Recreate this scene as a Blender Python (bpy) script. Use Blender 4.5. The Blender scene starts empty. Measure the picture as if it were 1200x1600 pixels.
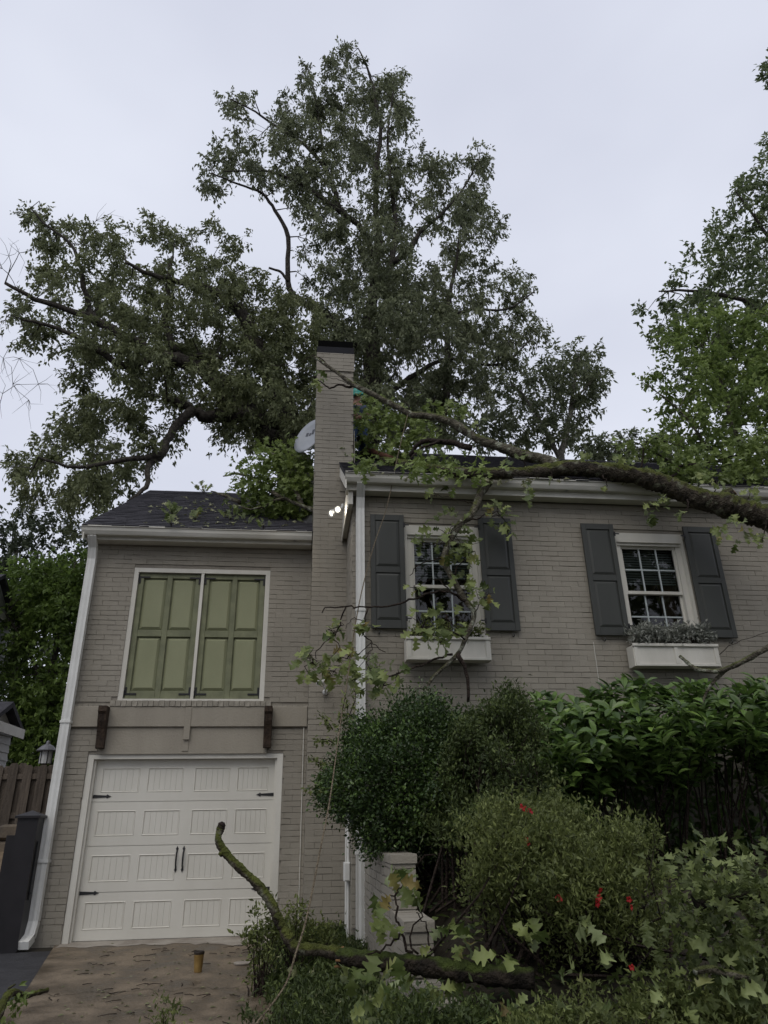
import bpy, bmesh, math, random
import numpy as np
from mathutils import Vector, Matrix

# ------------------------------------------------------------------ camera
scene = bpy.context.scene
COL = scene.collection
FPX = 1110.0                       # focal length for a 1200 x 1600 picture
PITCH, YAW, ROLL = math.radians(23.9), math.radians(7.0), math.radians(-1.0)
CAM = np.array([0.0, 0.0, 1.24])
FW = np.array([math.sin(YAW)*math.cos(PITCH), math.cos(YAW)*math.cos(PITCH), math.sin(PITCH)])
_r0 = np.array([math.cos(YAW), -math.sin(YAW), 0.0]); _u0 = np.cross(_r0, FW)
RT = _r0*math.cos(ROLL) + _u0*math.sin(ROLL)
UP = -_r0*math.sin(ROLL) + _u0*math.cos(ROLL)
cd = bpy.data.cameras.new('camera'); cam = bpy.data.objects.new('camera', cd); COL.objects.link(cam)
cam.matrix_world = Matrix(((RT[0], UP[0], -FW[0], CAM[0]), (RT[1], UP[1], -FW[1], CAM[1]), (RT[2], UP[2], -FW[2], CAM[2]), (0, 0, 0, 1)))
cd.sensor_fit = 'VERTICAL'; cd.sensor_height = 36.0; cd.lens = 36.0*FPX/1600.0
cd.clip_start = 0.05; cd.clip_end = 3000
scene.camera = cam

# ------------------------------------------------------------------ sky, sun, exposure
SUN_EL, SUN_AZ = math.radians(52), math.radians(205)      # azimuth clockwise from +Y: behind the viewer
world = bpy.data.worlds.new('World'); scene.world = world; world.use_nodes = True
wn, wl = world.node_tree.nodes, world.node_tree.links
wn.clear()
w_out = wn.new('ShaderNodeOutputWorld'); w_bg = wn.new('ShaderNodeBackground')
w_sky = wn.new('ShaderNodeTexSky'); w_sky.sky_type = 'NISHITA'; w_sky.sun_disc = False
w_sky.sun_elevation = SUN_EL; w_sky.sun_rotation = SUN_AZ; w_sky.dust_density = 4.0
w_tc = wn.new('ShaderNodeTexCoord'); w_map = wn.new('ShaderNodeMapping'); w_map.inputs['Scale'].default_value = (1.0, 1.0, 2.2)
w_ns = wn.new('ShaderNodeTexNoise'); w_ns.inputs['Scale'].default_value = 1.3; w_ns.inputs['Detail'].default_value = 4.0
w_rp = wn.new('ShaderNodeValToRGB')
w_rp.color_ramp.elements[0].position = 0.36; w_rp.color_ramp.elements[0].color = (6.5, 6.8, 8.0, 1)
w_rp.color_ramp.elements[1].position = 0.66; w_rp.color_ramp.elements[1].color = (7.95, 8.3, 9.4, 1)
w_mx = wn.new('ShaderNodeMixRGB'); w_mx.inputs[0].default_value = 0.97       # a closed cloud deck under the clear sky
wl.new(w_tc.outputs['Generated'], w_map.inputs[0]); wl.new(w_map.outputs[0], w_ns.inputs['Vector'])
wl.new(w_ns.outputs[0], w_rp.inputs[0]); wl.new(w_sky.outputs[0], w_mx.inputs[1]); wl.new(w_rp.outputs[0], w_mx.inputs[2])
wl.new(w_mx.outputs[0], w_bg.inputs[0]); w_bg.inputs[1].default_value = 0.1; wl.new(w_bg.outputs[0], w_out.inputs[0])

sd = bpy.data.lights.new('sun', 'SUN'); sun = bpy.data.objects.new('sun', sd); COL.objects.link(sun)
sd.energy = 1.0; sd.angle = math.radians(40); sd.color = (1.0, 0.95, 0.86)
sv = Vector((math.sin(SUN_AZ)*math.cos(SUN_EL), math.cos(SUN_AZ)*math.cos(SUN_EL), math.sin(SUN_EL)))
sun.rotation_euler = sv.to_track_quat('Z', 'Y').to_euler()
vs = scene.view_settings
vs.view_transform = 'Standard'; vs.look = 'None'; vs.gamma = 1.0; vs.use_curve_mapping = False; vs.exposure = 0.0
scene.cycles.max_bounces = 8; scene.cycles.diffuse_bounces = 5; scene.cycles.transparent_max_bounces = 8

rng = np.random.default_rng(7); random.seed(7)

# ------------------------------------------------------------------ helpers
def A(*p): return np.array(p, float)
def ray(px, py): return FW*FPX + RT*(px-600) + UP*(800-py)
def P(px, py, Y):
    d = ray(px, py); return CAM + d*(Y/d[1])
def PZ(px, py, Z):
    d = ray(px, py); return CAM + d*((Z-CAM[2])/d[2])
def proj(p):
    v = np.asarray(p, float)-CAM; z = v@FW
    return np.stack([600+FPX*(v@RT)/z, 800-FPX*(v@UP)/z, z], -1)

LOC = {}
def finish(o, parent=None, label=None, cat=None, group=None, kind=None):
    COL.objects.link(o)
    if parent is not None: o.parent = parent
    if label: o['label'] = label
    if cat: o['category'] = cat
    if group: o['group'] = group
    if kind: o['kind'] = kind
    return o
def root(name, loc, label, cat, group=None):
    o = bpy.data.objects.new(name, None); o.location = loc; o.empty_display_size = 0.1
    finish(o, None, label, cat, group); LOC[o.name] = np.array(loc, float); return o
def mesh_np(name, V, F, tint=None, smooth=False):
    """V (n,3); F: a list of (m,k) integer arrays"""
    me = bpy.data.meshes.new(name); V = np.asarray(V, np.float32)
    if not isinstance(F, list): F = [F]
    F = [np.asarray(f, np.int32) for f in F if len(f)]
    me.vertices.add(len(V)); me.vertices.foreach_set('co', V.ravel())
    tot = np.concatenate([np.full(len(f), f.shape[1], np.int32) for f in F])
    me.loops.add(int(tot.sum())); me.loops.foreach_set('vertex_index', np.concatenate([f.ravel() for f in F]))
    me.polygons.add(len(tot)); st = np.zeros(len(tot), np.int32); st[1:] = np.cumsum(tot)[:-1]
    me.polygons.foreach_set('loop_start', st)
    me.polygons.foreach_set('use_smooth', np.full(len(tot), bool(smooth)))
    if tint is not None:
        a = me.attributes.new('tint', 'FLOAT', 'POINT'); a.data.foreach_set('value', np.asarray(tint, np.float32))
    me.update(calc_edges=True); return me
def link_mesh(name, me, m, parent=None, **kw):
    if m is not None: me.materials.append(m)
    o = bpy.data.objects.new(name, me); finish(o, parent, **kw)
    LOC[o.name] = LOC[parent.name] if parent is not None else np.zeros(3)
    return o
class MB:
    def __init__(s): s.v = []; s.q = {}; s.n = 0
    def add(s, V, F):
        for f in F: s.q.setdefault(len(f), []).append([i+s.n for i in f])
        s.v.append(np.asarray(V, float)); s.n += len(V); return s
    def box(s, x0, x1, y0, y1, z0, z1, ch=0.0):
        if ch:
            return s.slab((x0, x1), (z0, z1), y0, y1, ch)
        V = [(x, y, z) for x in (x0, x1) for y in (y0, y1) for z in (z0, z1)]
        return s.add(V, [(0, 1, 3, 2), (4, 6, 7, 5), (0, 4, 5, 1), (2, 3, 7, 6), (0, 2, 6, 4), (1, 5, 7, 3)])
    def slab(s, xr, zr, yf, yb, ch):
        """a box whose front face (towards -Y) is chamfered by ch"""
        (x0, x1), (z0, z1) = xr, zr
        V = [(x0, yb, z0), (x1, yb, z0), (x1, yb, z1), (x0, yb, z1), (x0, yf+ch, z0), (x1, yf+ch, z0), (x1, yf+ch, z1), (x0, yf+ch, z1),
             (x0+ch, yf, z0+ch), (x1-ch, yf, z0+ch), (x1-ch, yf, z1-ch), (x0+ch, yf, z1-ch)]
        return s.add(V, [(3, 2, 1, 0), (8, 9, 10, 11), (0, 1, 5, 4), (1, 2, 6, 5), (2, 3, 7, 6), (3, 0, 4, 7), (4, 5, 9, 8), (5, 6, 10, 9), (6, 7, 11, 10), (7, 4, 8, 11)])
    def hexa(s, pts): return s.add(pts, [(0, 1, 2, 3), (7, 6, 5, 4), (0, 4, 5, 1), (1, 5, 6, 2), (2, 6, 7, 3), (3, 7, 4, 0)])
    def prism(s, prof, a, b):
        """closed polygon prof swept from offset vector a to b"""
        prof = np.asarray(prof, float); n = len(prof); V = np.concatenate([prof+np.asarray(a), prof+np.asarray(b)])
        F = [tuple(range(n-1, -1, -1)), tuple(range(n, 2*n))] + [(i, (i+1) % n, n+(i+1) % n, n+i) for i in range(n)]
        return s.add(V, F)
    def tube(s, pts, r, sides=8, cap=True, rough=0.0):
        pts = np.asarray(pts, float); n = len(pts); r = np.broadcast_to(np.asarray(r, float), (n,))
        T = np.gradient(pts, axis=0); T /= np.linalg.norm(T, axis=1)[:, None]+1e-9
        a = np.array([0, 0, 1.0]) if abs(T[0][2]) < .8 else np.array([1.0, 0, 0]); V = []
        for i in range(n):
            u = np.cross(T[i], a); u /= np.linalg.norm(u)+1e-9; w = np.cross(u, T[i]); a = w
            th = np.linspace(0, 2*math.pi, sides, endpoint=False)
            rr = r[i]*(1+rough*rng.uniform(-1, 1, sides))
            V.append(pts[i]+(np.cos(th)*rr)[:, None]*u+(np.sin(th)*rr)[:, None]*w)
        F = [(i*sides+k, i*sides+(k+1) % sides, (i+1)*sides+(k+1) % sides, (i+1)*sides+k) for i in range(n-1) for k in range(sides)]
        if cap: F += [tuple(range(sides-1, -1, -1)), tuple((n-1)*sides+k for k in range(sides))]
        return s.add(np.concatenate(V), F)
    def lathe(s, prof, c, axis=(0, 0, 1), sides=20):
        """prof: (radius, height) pairs"""
        ax = Vector(axis).normalized(); q = Vector((0, 0, 1)).rotation_difference(ax); V = []
        for (r, h) in prof:
            for k in range(sides):
                t = 2*math.pi*k/sides; V.append(np.array(q @ Vector((r*math.cos(t), r*math.sin(t), h)))+np.asarray(c))
        n = len(prof)
        F = [(i*sides+k, i*sides+(k+1) % sides, (i+1)*sides+(k+1) % sides, (i+1)*sides+k) for i in range(n-1) for k in range(sides)]
        F += [tuple(range(sides-1, -1, -1)), tuple((n-1)*sides+k for k in range(sides))]
        return s.add(V, F)
    def build(s, name, m, parent=None, smooth=False, **kw):
        V = np.concatenate(s.v); off = LOC[parent.name] if parent is not None else np.zeros(3)
        me = mesh_np(name, V-off, [np.array(f) for f in s.q.values()], smooth=smooth)
        return link_mesh(name, me, m, parent, **kw)
def smooth_path(pts, k=4):
    """Catmull-Rom through the points"""
    p = np.asarray(pts, float); p = np.vstack([2*p[0]-p[1], p, 2*p[-1]-p[-2]]); out = []
    for i in range(1, len(p)-2):
        for t in np.linspace(0, 1, k, endpoint=False):
            a, b, c, d = p[i-1], p[i], p[i+1], p[i+2]
            out.append(.5*((2*b)+(c-a)*t+(2*a-5*b+4*c-d)*t*t+(3*b-a-3*c+d)*t**3))
    out.append(p[-2]); return np.array(out)

# ------------------------------------------------------------------ materials
def new_mat(name):
    m = bpy.data.materials.new(name); m.use_nodes = True; nt = m.node_tree
    return m, nt.nodes, nt.links, nt.nodes['Principled BSDF']
def mat(name, c1, c2=None, scale=3.0, rough=0.7, spec=0.3, bump=0.0, bscale=60.0, metal=0.0, stretch=(1, 1, 1), rand=0.0, lo=.35, hi=.68, rough2=None, fine=0.0):
    m, n, l, b = new_mat(name)
    geo = n.new('ShaderNodeNewGeometry'); mp = n.new('ShaderNodeMapping'); mp.inputs['Scale'].default_value = stretch
    l.new(geo.outputs['Position'], mp.inputs[0])
    b.inputs['Roughness'].default_value = rough; b.inputs['Specular IOR Level'].default_value = spec; b.inputs['Metallic'].default_value = metal
    c2 = c2 or tuple(x*.8 for x in c1)
    t = n.new('ShaderNodeTexNoise'); t.inputs['Scale'].default_value = scale; t.inputs['Detail'].default_value = 7; t.inputs['Roughness'].default_value = .62
    r = n.new('ShaderNodeValToRGB'); r.color_ramp.elements[0].position = lo; r.color_ramp.elements[1].position = hi
    r.color_ramp.elements[0].color = (*c2, 1); r.color_ramp.elements[1].color = (*c1, 1)
    l.new(mp.outputs[0], t.inputs['Vector']); l.new(t.outputs[0], r.inputs[0]); col = r.outputs[0]
    if rough2 is not None:
        mr = n.new('ShaderNodeMapRange'); mr.inputs[1].default_value = lo; mr.inputs[2].default_value = hi
        mr.inputs[3].default_value = rough2; mr.inputs[4].default_value = rough
        l.new(t.outputs[0], mr.inputs[0]); l.new(mr.outputs[0], b.inputs['Roughness'])
    if fine:
        t3 = n.new('ShaderNodeTexNoise'); t3.inputs['Scale'].default_value = bscale*1.7; t3.inputs['Detail'].default_value = 3
        m3 = n.new('ShaderNodeMapRange'); m3.inputs[1].default_value = .3; m3.inputs[2].default_value = .7; m3.inputs[3].default_value = 1-fine; m3.inputs[4].default_value = 1+fine
        hs = n.new('ShaderNodeHueSaturation'); l.new(geo.outputs['Position'], t3.inputs['Vector']); l.new(t3.outputs[0], m3.inputs[0]); l.new(m3.outputs[0], hs.inputs['Value']); l.new(col, hs.inputs['Color']); col = hs.outputs[0]
    if rand:
        oi = n.new('ShaderNodeObjectInfo'); m2 = n.new('ShaderNodeMapRange'); m2.inputs[3].default_value = 1-rand; m2.inputs[4].default_value = 1+rand
        hs = n.new('ShaderNodeHueSaturation'); l.new(oi.outputs['Random'], m2.inputs[0]); l.new(m2.outputs[0], hs.inputs['Value']); l.new(col, hs.inputs['Color']); col = hs.outputs[0]
    l.new(col, b.inputs['Base Color'])
    if bump:
        t2 = n.new('ShaderNodeTexNoise'); t2.inputs['Scale'].default_value = bscale; t2.inputs['Detail'].default_value = 5
        bp = n.new('ShaderNodeBump'); bp.inputs['Strength'].default_value = bump; bp.inputs['Distance'].default_value = .02
        l.new(geo.outputs['Position'], t2.inputs['Vector']); l.new(t2.outputs[0], bp.inputs['Height']); l.new(bp.outputs[0], b.inputs['Normal'])
    return m
def leaf_mat(name, dark, light, by='tint', transl=.3, rough=.5, spec=.35, back=None, tip=None, mid=None):
    m, n, l, b = new_mat(name)
    if by == 'tint':
        a = n.new('ShaderNodeAttribute'); a.attribute_name = 'tint'; src = a.outputs['Fac']
    else:
        a = n.new('ShaderNodeObjectInfo'); src = a.outputs['Random']
    r = n.new('ShaderNodeValToRGB'); r.color_ramp.elements[0].color = (*dark, 1); r.color_ramp.elements[1].color = (*light, 1)
    if mid:                                    # mid stop keeps most leaves dark and a few pale
        el = r.color_ramp.elements.new(.6); el.color = tuple(x+(y-x)*mid for x, y in zip(dark, light))+(1,)
    if tip:
        r.color_ramp.elements[-1].position = .93; el = r.color_ramp.elements.new(.985); el.color = (*tip, 1)
    l.new(src, r.inputs[0]); col = r.outputs[0]
    if back:                                   # leaves are paler underneath
        g = n.new('ShaderNodeNewGeometry'); mx = n.new('ShaderNodeMixRGB'); mx.inputs[2].default_value = (*back, 1)
        l.new(g.outputs['Backfacing'], mx.inputs[0]); l.new(col, mx.inputs[1]); col = mx.outputs[0]
    l.new(col, b.inputs['Base Color']); b.inputs['Roughness'].default_value = rough; b.inputs['Specular IOR Level'].default_value = spec
    t = n.new('ShaderNodeBsdfTranslucent'); l.new(col, t.inputs[0]); ms = n.new('ShaderNodeMixShader'); ms.inputs[0].default_value = transl
    l.new(b.outputs[0], ms.inputs[1]); l.new(t.outputs[0], ms.inputs[2]); l.new(ms.outputs[0], n['Material Output'].inputs[0])
    return m
def bark_mat(name, c1, c2, moss=None, amount=.5, lichen=None):
    m, n, l, b = new_mat(name); geo = n.new('ShaderNodeNewGeometry')
    t = n.new('ShaderNodeTexNoise'); t.inputs['Scale'].default_value = 14; t.inputs['Detail'].default_value = 8
    r = n.new('ShaderNodeValToRGB'); r.color_ramp.elements[0].position = .35; r.color_ramp.elements[1].position = .65
    r.color_ramp.elements[0].color = (*c2, 1); r.color_ramp.elements[1].color = (*c1, 1)
    l.new(geo.outputs['Position'], t.inputs['Vector']); l.new(t.outputs[0], r.inputs[0]); col = r.outputs[0]
    if lichen:
        t4 = n.new('ShaderNodeTexNoise'); t4.inputs['Scale'].default_value = 9; t4.inputs['Detail'].default_value = 5
        r4 = n.new('ShaderNodeValToRGB'); r4.color_ramp.elements[0].position = .56; r4.color_ramp.elements[1].position = .62
        mx = n.new('ShaderNodeMixRGB'); mx.inputs[2].default_value = (*lichen, 1)
        l.new(geo.outputs['Position'], t4.inputs['Vector']); l.new(t4.outputs[0], r4.inputs[0]); l.new(r4.outputs[0], mx.inputs[0]); l.new(col, mx.inputs[1]); col = mx.outputs[0]
    if moss:
        sx = n.new('ShaderNodeSeparateXYZ'); l.new(geo.outputs['Normal'], sx.inputs[0])
        t3 = n.new('ShaderNodeTexNoise'); t3.inputs['Scale'].default_value = 5; t3.inputs['Detail'].default_value = 6
        ad = n.new('ShaderNodeMath'); ad.operation = 'MULTIPLY_ADD'; ad.inputs[1].default_value = 2.2; ad.inputs[2].default_value = -1.1-.35+amount
        l.new(geo.outputs['Position'], t3.inputs['Vector']); l.new(t3.outputs[0], ad.inputs[0])
        a2 = n.new('ShaderNodeMath'); a2.operation = 'ADD'; l.new(ad.outputs[0], a2.inputs[0]); l.new(sx.outputs[2], a2.inputs[1])
        rm = n.new('ShaderNodeValToRGB'); rm.color_ramp.elements[0].position = .1; rm.color_ramp.elements[1].position = .45; l.new(a2.outputs[0], rm.inputs[0])
        mc = n.new('ShaderNodeValToRGB'); mc.color_ramp.elements[0].position = .35; mc.color_ramp.elements[1].position = .7
        mc.color_ramp.elements[0].color = (moss[0]*.45, moss[1]*.45, moss[2]*.5, 1); mc.color_ramp.elements[1].color = (*moss, 1); l.new(t.outputs[0], mc.inputs[0])
        mx = n.new('ShaderNodeMixRGB'); l.new(rm.outputs[0], mx.inputs[0]); l.new(col, mx.inputs[1]); l.new(mc.outputs[0], mx.inputs[2]); col = mx.outputs[0]
    l.new(col, b.inputs['Base Color']); b.inputs['Roughness'].default_value = .85; b.inputs['Specular IOR Level'].default_value = .2
    t2 = n.new('ShaderNodeTexNoise'); t2.inputs['Scale'].default_value = 45; t2.inputs['Detail'].default_value = 6
    bp = n.new('ShaderNodeBump'); bp.inputs['Strength'].default_value = 1.0; bp.inputs['Distance'].default_value = .05
    l.new(geo.outputs['Position'], t2.inputs['Vector']); l.new(t2.outputs[0], bp.inputs['Height']); l.new(bp.outputs[0], b.inputs['Normal'])
    return m
def glass_mat(name):
    m, n, l, b = new_mat(name); n.remove(b)
    g = n.new('ShaderNodeBsdfGlossy'); g.inputs['Roughness'].default_value = .02
    t = n.new('ShaderNodeBsdfTransparent'); t.inputs[0].default_value = (.72, .78, .76, 1)
    f = n.new('ShaderNodeFresnel'); f.inputs[0].default_value = 1.6; ms = n.new('ShaderNodeMixShader')
    l.new(f.outputs[0], ms.inputs[0]); l.new(t.outputs[0], ms.inputs[1]); l.new(g.outputs[0], ms.inputs[2]); l.new(ms.outputs[0], n['Material Output'].inputs[0])
    return m
def emit_mat(name, c, s):
    m, n, l, b = new_mat(name); b.inputs['Base Color'].default_value = (.8, .8, .8, 1)
    b.inputs['Emission Color'].default_value = (*c, 1); b.inputs['Emission Strength'].default_value = s; return m

M = {}
M['brick'] = mat('painted_brick', (.325, .298, .248), (.262, .24, .198), scale=1.6, rough=.75, bump=.25, bscale=90, stretch=(1, 1, .5), rand=.05, fine=.07)
M['mortar'] = mat('painted_mortar', (.28, .256, .212), (.21, .19, .16), scale=3, rough=.85, bump=.3)
M['stucco'] = mat('painted_stucco', (.33, .3, .245), (.275, .248, .203), scale=2.2, rough=.8, bump=.25, bscale=40, stretch=(1, 1, .35))
M['trim'] = mat('cream_trim', (.68, .66, .595), (.55, .53, .47), scale=2.0, rough=.5, spec=.35, stretch=(1, 1, .3), fine=.03)
M['gutter'] = mat('gutter_metal', (.66, .645, .59), (.5, .485, .43), scale=1.3, rough=.42, spec=.4, stretch=(1, 1, 3))
M['downspout'] = mat('downspout_metal', (.72, .72, .69), (.6, .6, .57), scale=2.5, rough=.4, spec=.45)
M['door'] = mat('garage_door_paint', (.67, .65, .585), (.6, .58, .515), scale=1.5, rough=.45, spec=.35, stretch=(1, 1, .6))
M['olive'] = mat('olive_paint', (.27, .28, .17), (.235, .245, .145), scale=2.2, rough=.6, stretch=(1, 1, .5), fine=.03)
M['olive_dark'] = mat('olive_paint_worn', (.215, .225, .135), (.14, .148, .09), scale=5, rough=.65)
M['iron'] = mat('black_iron', (.022, .022, .024), (.012, .012, .013), rough=.5, spec=.4)
M['shutter'] = mat('charcoal_paint', (.052, .055, .049), (.042, .044, .04), scale=2, rough=.45, spec=.4, stretch=(1, 1, .4))
M['shingle'] = mat('asphalt_shingle', (.062, .06, .07), (.034, .033, .039), scale=5, rough=.85, bump=.5, bscale=160, rand=.15, fine=.25)
M['cap'] = mat('chimney_cap_metal', (.009, .01, .016), (.006, .006, .009), rough=.7, spec=.2)
M['captop'] = mat('black_cap_top', (.003, .003, .003), (.002, .002, .002), rough=.9, spec=.05)  # near-black upper band, darker than the cap band below
M['flash'] = mat('flashing_metal', (.18, .18, .19), rough=.45, metal=.6)
M['oldwood'] = mat('rotten_wood', (.06, .04, .026), (.022, .015, .011), scale=9, rough=.85, bump=.7, bscale=35, stretch=(4, 4, .6))
M['fence'] = mat('weathered_wood', (.13, .105, .082), (.06, .048, .038), scale=6, rough=.85, bump=.4, bscale=40, stretch=(5, 5, .5), rand=.2)
M['post'] = mat('black_post_paint', (.016, .014, .016), (.008, .007, .008), rough=.45, spec=.4)
M['concrete'] = mat('stained_concrete', (.19, .15, .105), (.062, .045, .028), scale=2.2, rough=.75, spec=.3, bump=.45, bscale=45, rough2=.3, lo=.38, hi=.62, fine=.2)
M['apron'] = mat('pale_concrete', (.4, .37, .32), (.22, .19, .16), scale=3, rough=.75, bump=.3)
M['asphalt'] = mat('wet_asphalt', (.05, .05, .054), (.034, .034, .037), scale=6, rough=.7, spec=.2, bump=.5, bscale=110, rough2=.5, fine=.25)
M['soil'] = mat('leafy_soil', (.045, .036, .024), (.02, .018, .012), scale=2.5, rough=.95, bump=.8, bscale=22, fine=.3)
M['gravel'] = mat('tan_gravel', (.2, .15, .095), (.12, .088, .056), scale=9, rough=.9, bump=.8, bscale=40, fine=.25)
M['stone'] = mat('tan_stone', (.19, .15, .105), (.085, .07, .055), scale=4, rough=.85, bump=.6, bscale=18, rand=.2)
M['siding'] = mat('white_siding', (.5, .5, .49), (.42, .42, .41), rough=.6)
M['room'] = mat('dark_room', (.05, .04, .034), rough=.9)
M['curtain'] = mat('brown_curtain', (.13, .075, .05), (.08, .045, .03), scale=4, rough=.9, stretch=(6, 1, .4))
M['blind'] = mat('pale_blind', (.3, .31, .3), rough=.7)
M['muntin'] = mat('muntin_paint', (.5, .55, .55), rough=.5)
M['glass'] = glass_mat('window_glass')
M['rope'] = mat('rope', (.2, .165, .11), (.06, .045, .03), scale=90, rough=.9, lo=.42, hi=.58)
M['bark'] = bark_mat('oak_bark', (.085, .075, .062), (.03, .026, .022))
M['bark_moss'] = bark_mat('mossy_bark', (.09, .075, .055), (.03, .025, .019), moss=(.12, .135, .03), amount=.4, lichen=(.17, .17, .12))
M['bark_log'] = bark_mat('dark_log_bark', (.045, .035, .026), (.016, .013, .01), moss=(.07, .095, .02), amount=.25)
M['bark_grey'] = bark_mat('lichen_bark', (.17, .155, .115), (.06, .052, .038), moss=(.13, .145, .045), amount=.1, lichen=(.3, .31, .24))
M['bark_pale'] = bark_mat('pale_bark', (.32, .3, .26), (.15, .14, .12))
M['twig'] = bark_mat('dark_twig', (.05, .036, .028), (.022, .016, .013))
M['wood_raw'] = mat('split_wood', (.3, .17, .075), (.12, .06, .028), scale=20, rough=.85)
M['wood_red'] = mat('red_rotten_wood', (.13, .05, .028), (.05, .024, .016), scale=12, rough=.9, bump=.6, bscale=30)
M['lf_oak'] = leaf_mat('oak_foliage', (.08, .096, .045), (.28, .31, .155), transl=.42)
M['lf_oak2'] = leaf_mat('tall_oak_foliage', (.08, .096, .052), (.28, .31, .175), transl=.42)
M['lf_mid'] = leaf_mat('pale_tree_foliage', (0.08, 0.1, 0.055), (0.24, 0.27, 0.15), transl=0.4)
M['lf_right'] = leaf_mat('dark_tree_foliage', (.068, .1, .045), (.24, .29, .13), transl=.42)
M['lf_bright'] = leaf_mat('bright_tree_foliage', (.085, .135, .035), (.29, .37, .11), transl=.48)
M['lf_back'] = leaf_mat('backyard_foliage', (0.045, 0.08, 0.02), (0.23, 0.33, 0.075), transl=0.4)
M['lf_dark'] = leaf_mat('dark_foliage', (.03, .042, .024), (.1, .125, .07), transl=.3)  # plain darker leaf green for the trees furthest back
M['lf_box'] = leaf_mat('boxwood_leaf', (.02, .042, .012), (.15, .24, .055), transl=.22, rough=.38, spec=.45, mid=.3)
M['lf_azalea'] = leaf_mat('azalea_leaf', (.034, .05, .012), (.34, .39, .13), transl=.38, mid=.42)
M['lf_privet'] = leaf_mat('privet_leaf', (.022, .038, .011), (.22, .28, .085), transl=.3, mid=.28)
M['lf_grass'] = leaf_mat('grass_blade', (.028, .045, .014), (.09, .125, .035), transl=.3)
M['lf_lily'] = leaf_mat('lily_blade', (.05, .085, .025), (.14, .2, .07), transl=.3)
M['lf_fall'] = leaf_mat('fallen_oak_leaf_mass', (0.08, 0.12, 0.026), (0.25, 0.32, 0.09), transl=0.35)
M['lf_debris'] = leaf_mat('debris_leaf_mass', (.032, .048, .013), (.25, .3, .095), transl=.33, mid=.4)
M['ob_debris'] = leaf_mat('debris_oak_leaf', (.06, .085, .024), (.27, .32, .12), by='obj', transl=.3, back=(.24, .285, .13), tip=(.17, .13, .05))
M['ob_oak'] = leaf_mat('oak_leaf', (.075, .11, .028), (.3, .35, .12), by='obj', transl=.35, back=(.3, .35, .18), tip=(.24, .19, .06))
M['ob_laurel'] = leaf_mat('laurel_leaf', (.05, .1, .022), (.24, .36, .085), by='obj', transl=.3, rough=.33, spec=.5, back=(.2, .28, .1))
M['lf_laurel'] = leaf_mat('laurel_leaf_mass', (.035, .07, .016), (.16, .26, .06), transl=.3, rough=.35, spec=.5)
M['dusty'] = leaf_mat('dusty_leaf', (.12, .13, .11), (.42, .43, .38), transl=.2, rough=.8)
M['red'] = leaf_mat('red_petal', (.4, .015, .02), (.62, .06, .05), by='obj', transl=.3)
M['white_plastic'] = mat('white_plastic', (.7, .7, .68), rough=.4)
M['black_plastic'] = mat('black_plastic', (.012, .012, .012), rough=.35)
M['dish'] = mat('dish_paint', (.34, .36, .39), (.28, .3, .33), rough=.45)
M['dishmark'] = mat('dish_print', (.08, .085, .1), rough=.5)
M['cup'] = mat('paper_cup', (.38, .25, .085), (.24, .15, .05), scale=12, rough=.6)
M['cuplid'] = mat('dark_cup_rim', (.03, .022, .016), rough=.5)
M['skin'] = mat('skin', (.25, .13, .085), rough=.5)
M['shirt'] = mat('navy_shirt', (.06, .085, .15), (.04, .058, .1), rough=.8)
M['jeans'] = mat('blue_jeans', (.06, .1, .2), (.035, .06, .125), scale=12, rough=.85)
M['teal'] = mat('teal_helmet', (.02, .26, .21), (.015, .2, .16), rough=.35)
M['boot'] = mat('boot_leather', (.03, .022, .016), rough=.6)
M['litleaf'] = leaf_mat('scattered_leaf', (.1, .12, .04), (.34, .34, .2), transl=.2)

# ------------------------------------------------------------------ the ground
def sst(a, b, x):
    t = np.clip((np.asarray(x, float)-a)/(b-a), 0, 1); return t*t*(3-2*t)
def gz(x, y):
    x = np.asarray(x, float); y = np.asarray(y, float)
    d = np.maximum(.05-.03*(9.75-np.minimum(y, 9.75)), -.5)
    left = sst(-3.02, -3.4, x)*(.95*sst(9.5, 11.4, y)+.32*sst(11.5, 11.75, y))
    bed = np.interp(y, [1.5, 3, 4.2, 5.2, 6.3, 8.3, 30], [-.35, -.15, .15, .5, .72, .95, 1.2])
    mound = .12*sst(-.35, .3, x)*sst(3, 6, y)
    s = sst(.86, 1.1, x)
    return (d+left+mound)*(1-s)+np.maximum(bed, d)*s
def axis(lo, hi, a, b, step, far):
    return np.concatenate([np.linspace(-far, lo, 14)[:-1], np.arange(lo, hi, step), np.linspace(hi, far, 14)])
gx = axis(-8, 12, 0, 0, .2, 900); gy = axis(-6, 18, 0, 0, .2, 900)
X, Y = np.meshgrid(gx, gy); Z = gz(X, Y)
nx, ny = len(gx), len(gy); idx = np.arange(nx*ny).reshape(ny, nx)
F = np.stack([idx[:-1, :-1], idx[:-1, 1:], idx[1:, 1:], idx[1:, :-1]], -1).reshape(-1, 4)
link_mesh('ground', mesh_np('ground', np.stack([X, Y, Z], -1).reshape(-1, 3), F, smooth=True), M['soil'], kind='structure')
def sheet(name, m, ys, xl, xr, lift, n=24):
    V = []; ys = np.asarray(ys)
    for y in ys:
        xs = np.linspace(xl(y), xr(y), n); V.append(np.stack([xs, np.full(n, y), gz(xs, y)+lift], -1))
    i = np.arange(len(ys)*n).reshape(len(ys), n)
    F = np.stack([i[:-1, :-1], i[:-1, 1:], i[1:, 1:], i[1:, :-1]], -1).reshape(-1, 4)
    return link_mesh(name, mesh_np(name, np.concatenate(V), F), m, kind='structure')
def wob(y, s, a): return a*(math.sin(y*3.1+s)+.6*math.sin(y*7.7+s*2)+.4*math.sin(y*17+s))
driveL = lambda y: -2.66+.2*(9.75-y)*.95 if y > 7.6 else -2.25+.1*(7.6-y)*.4
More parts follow.
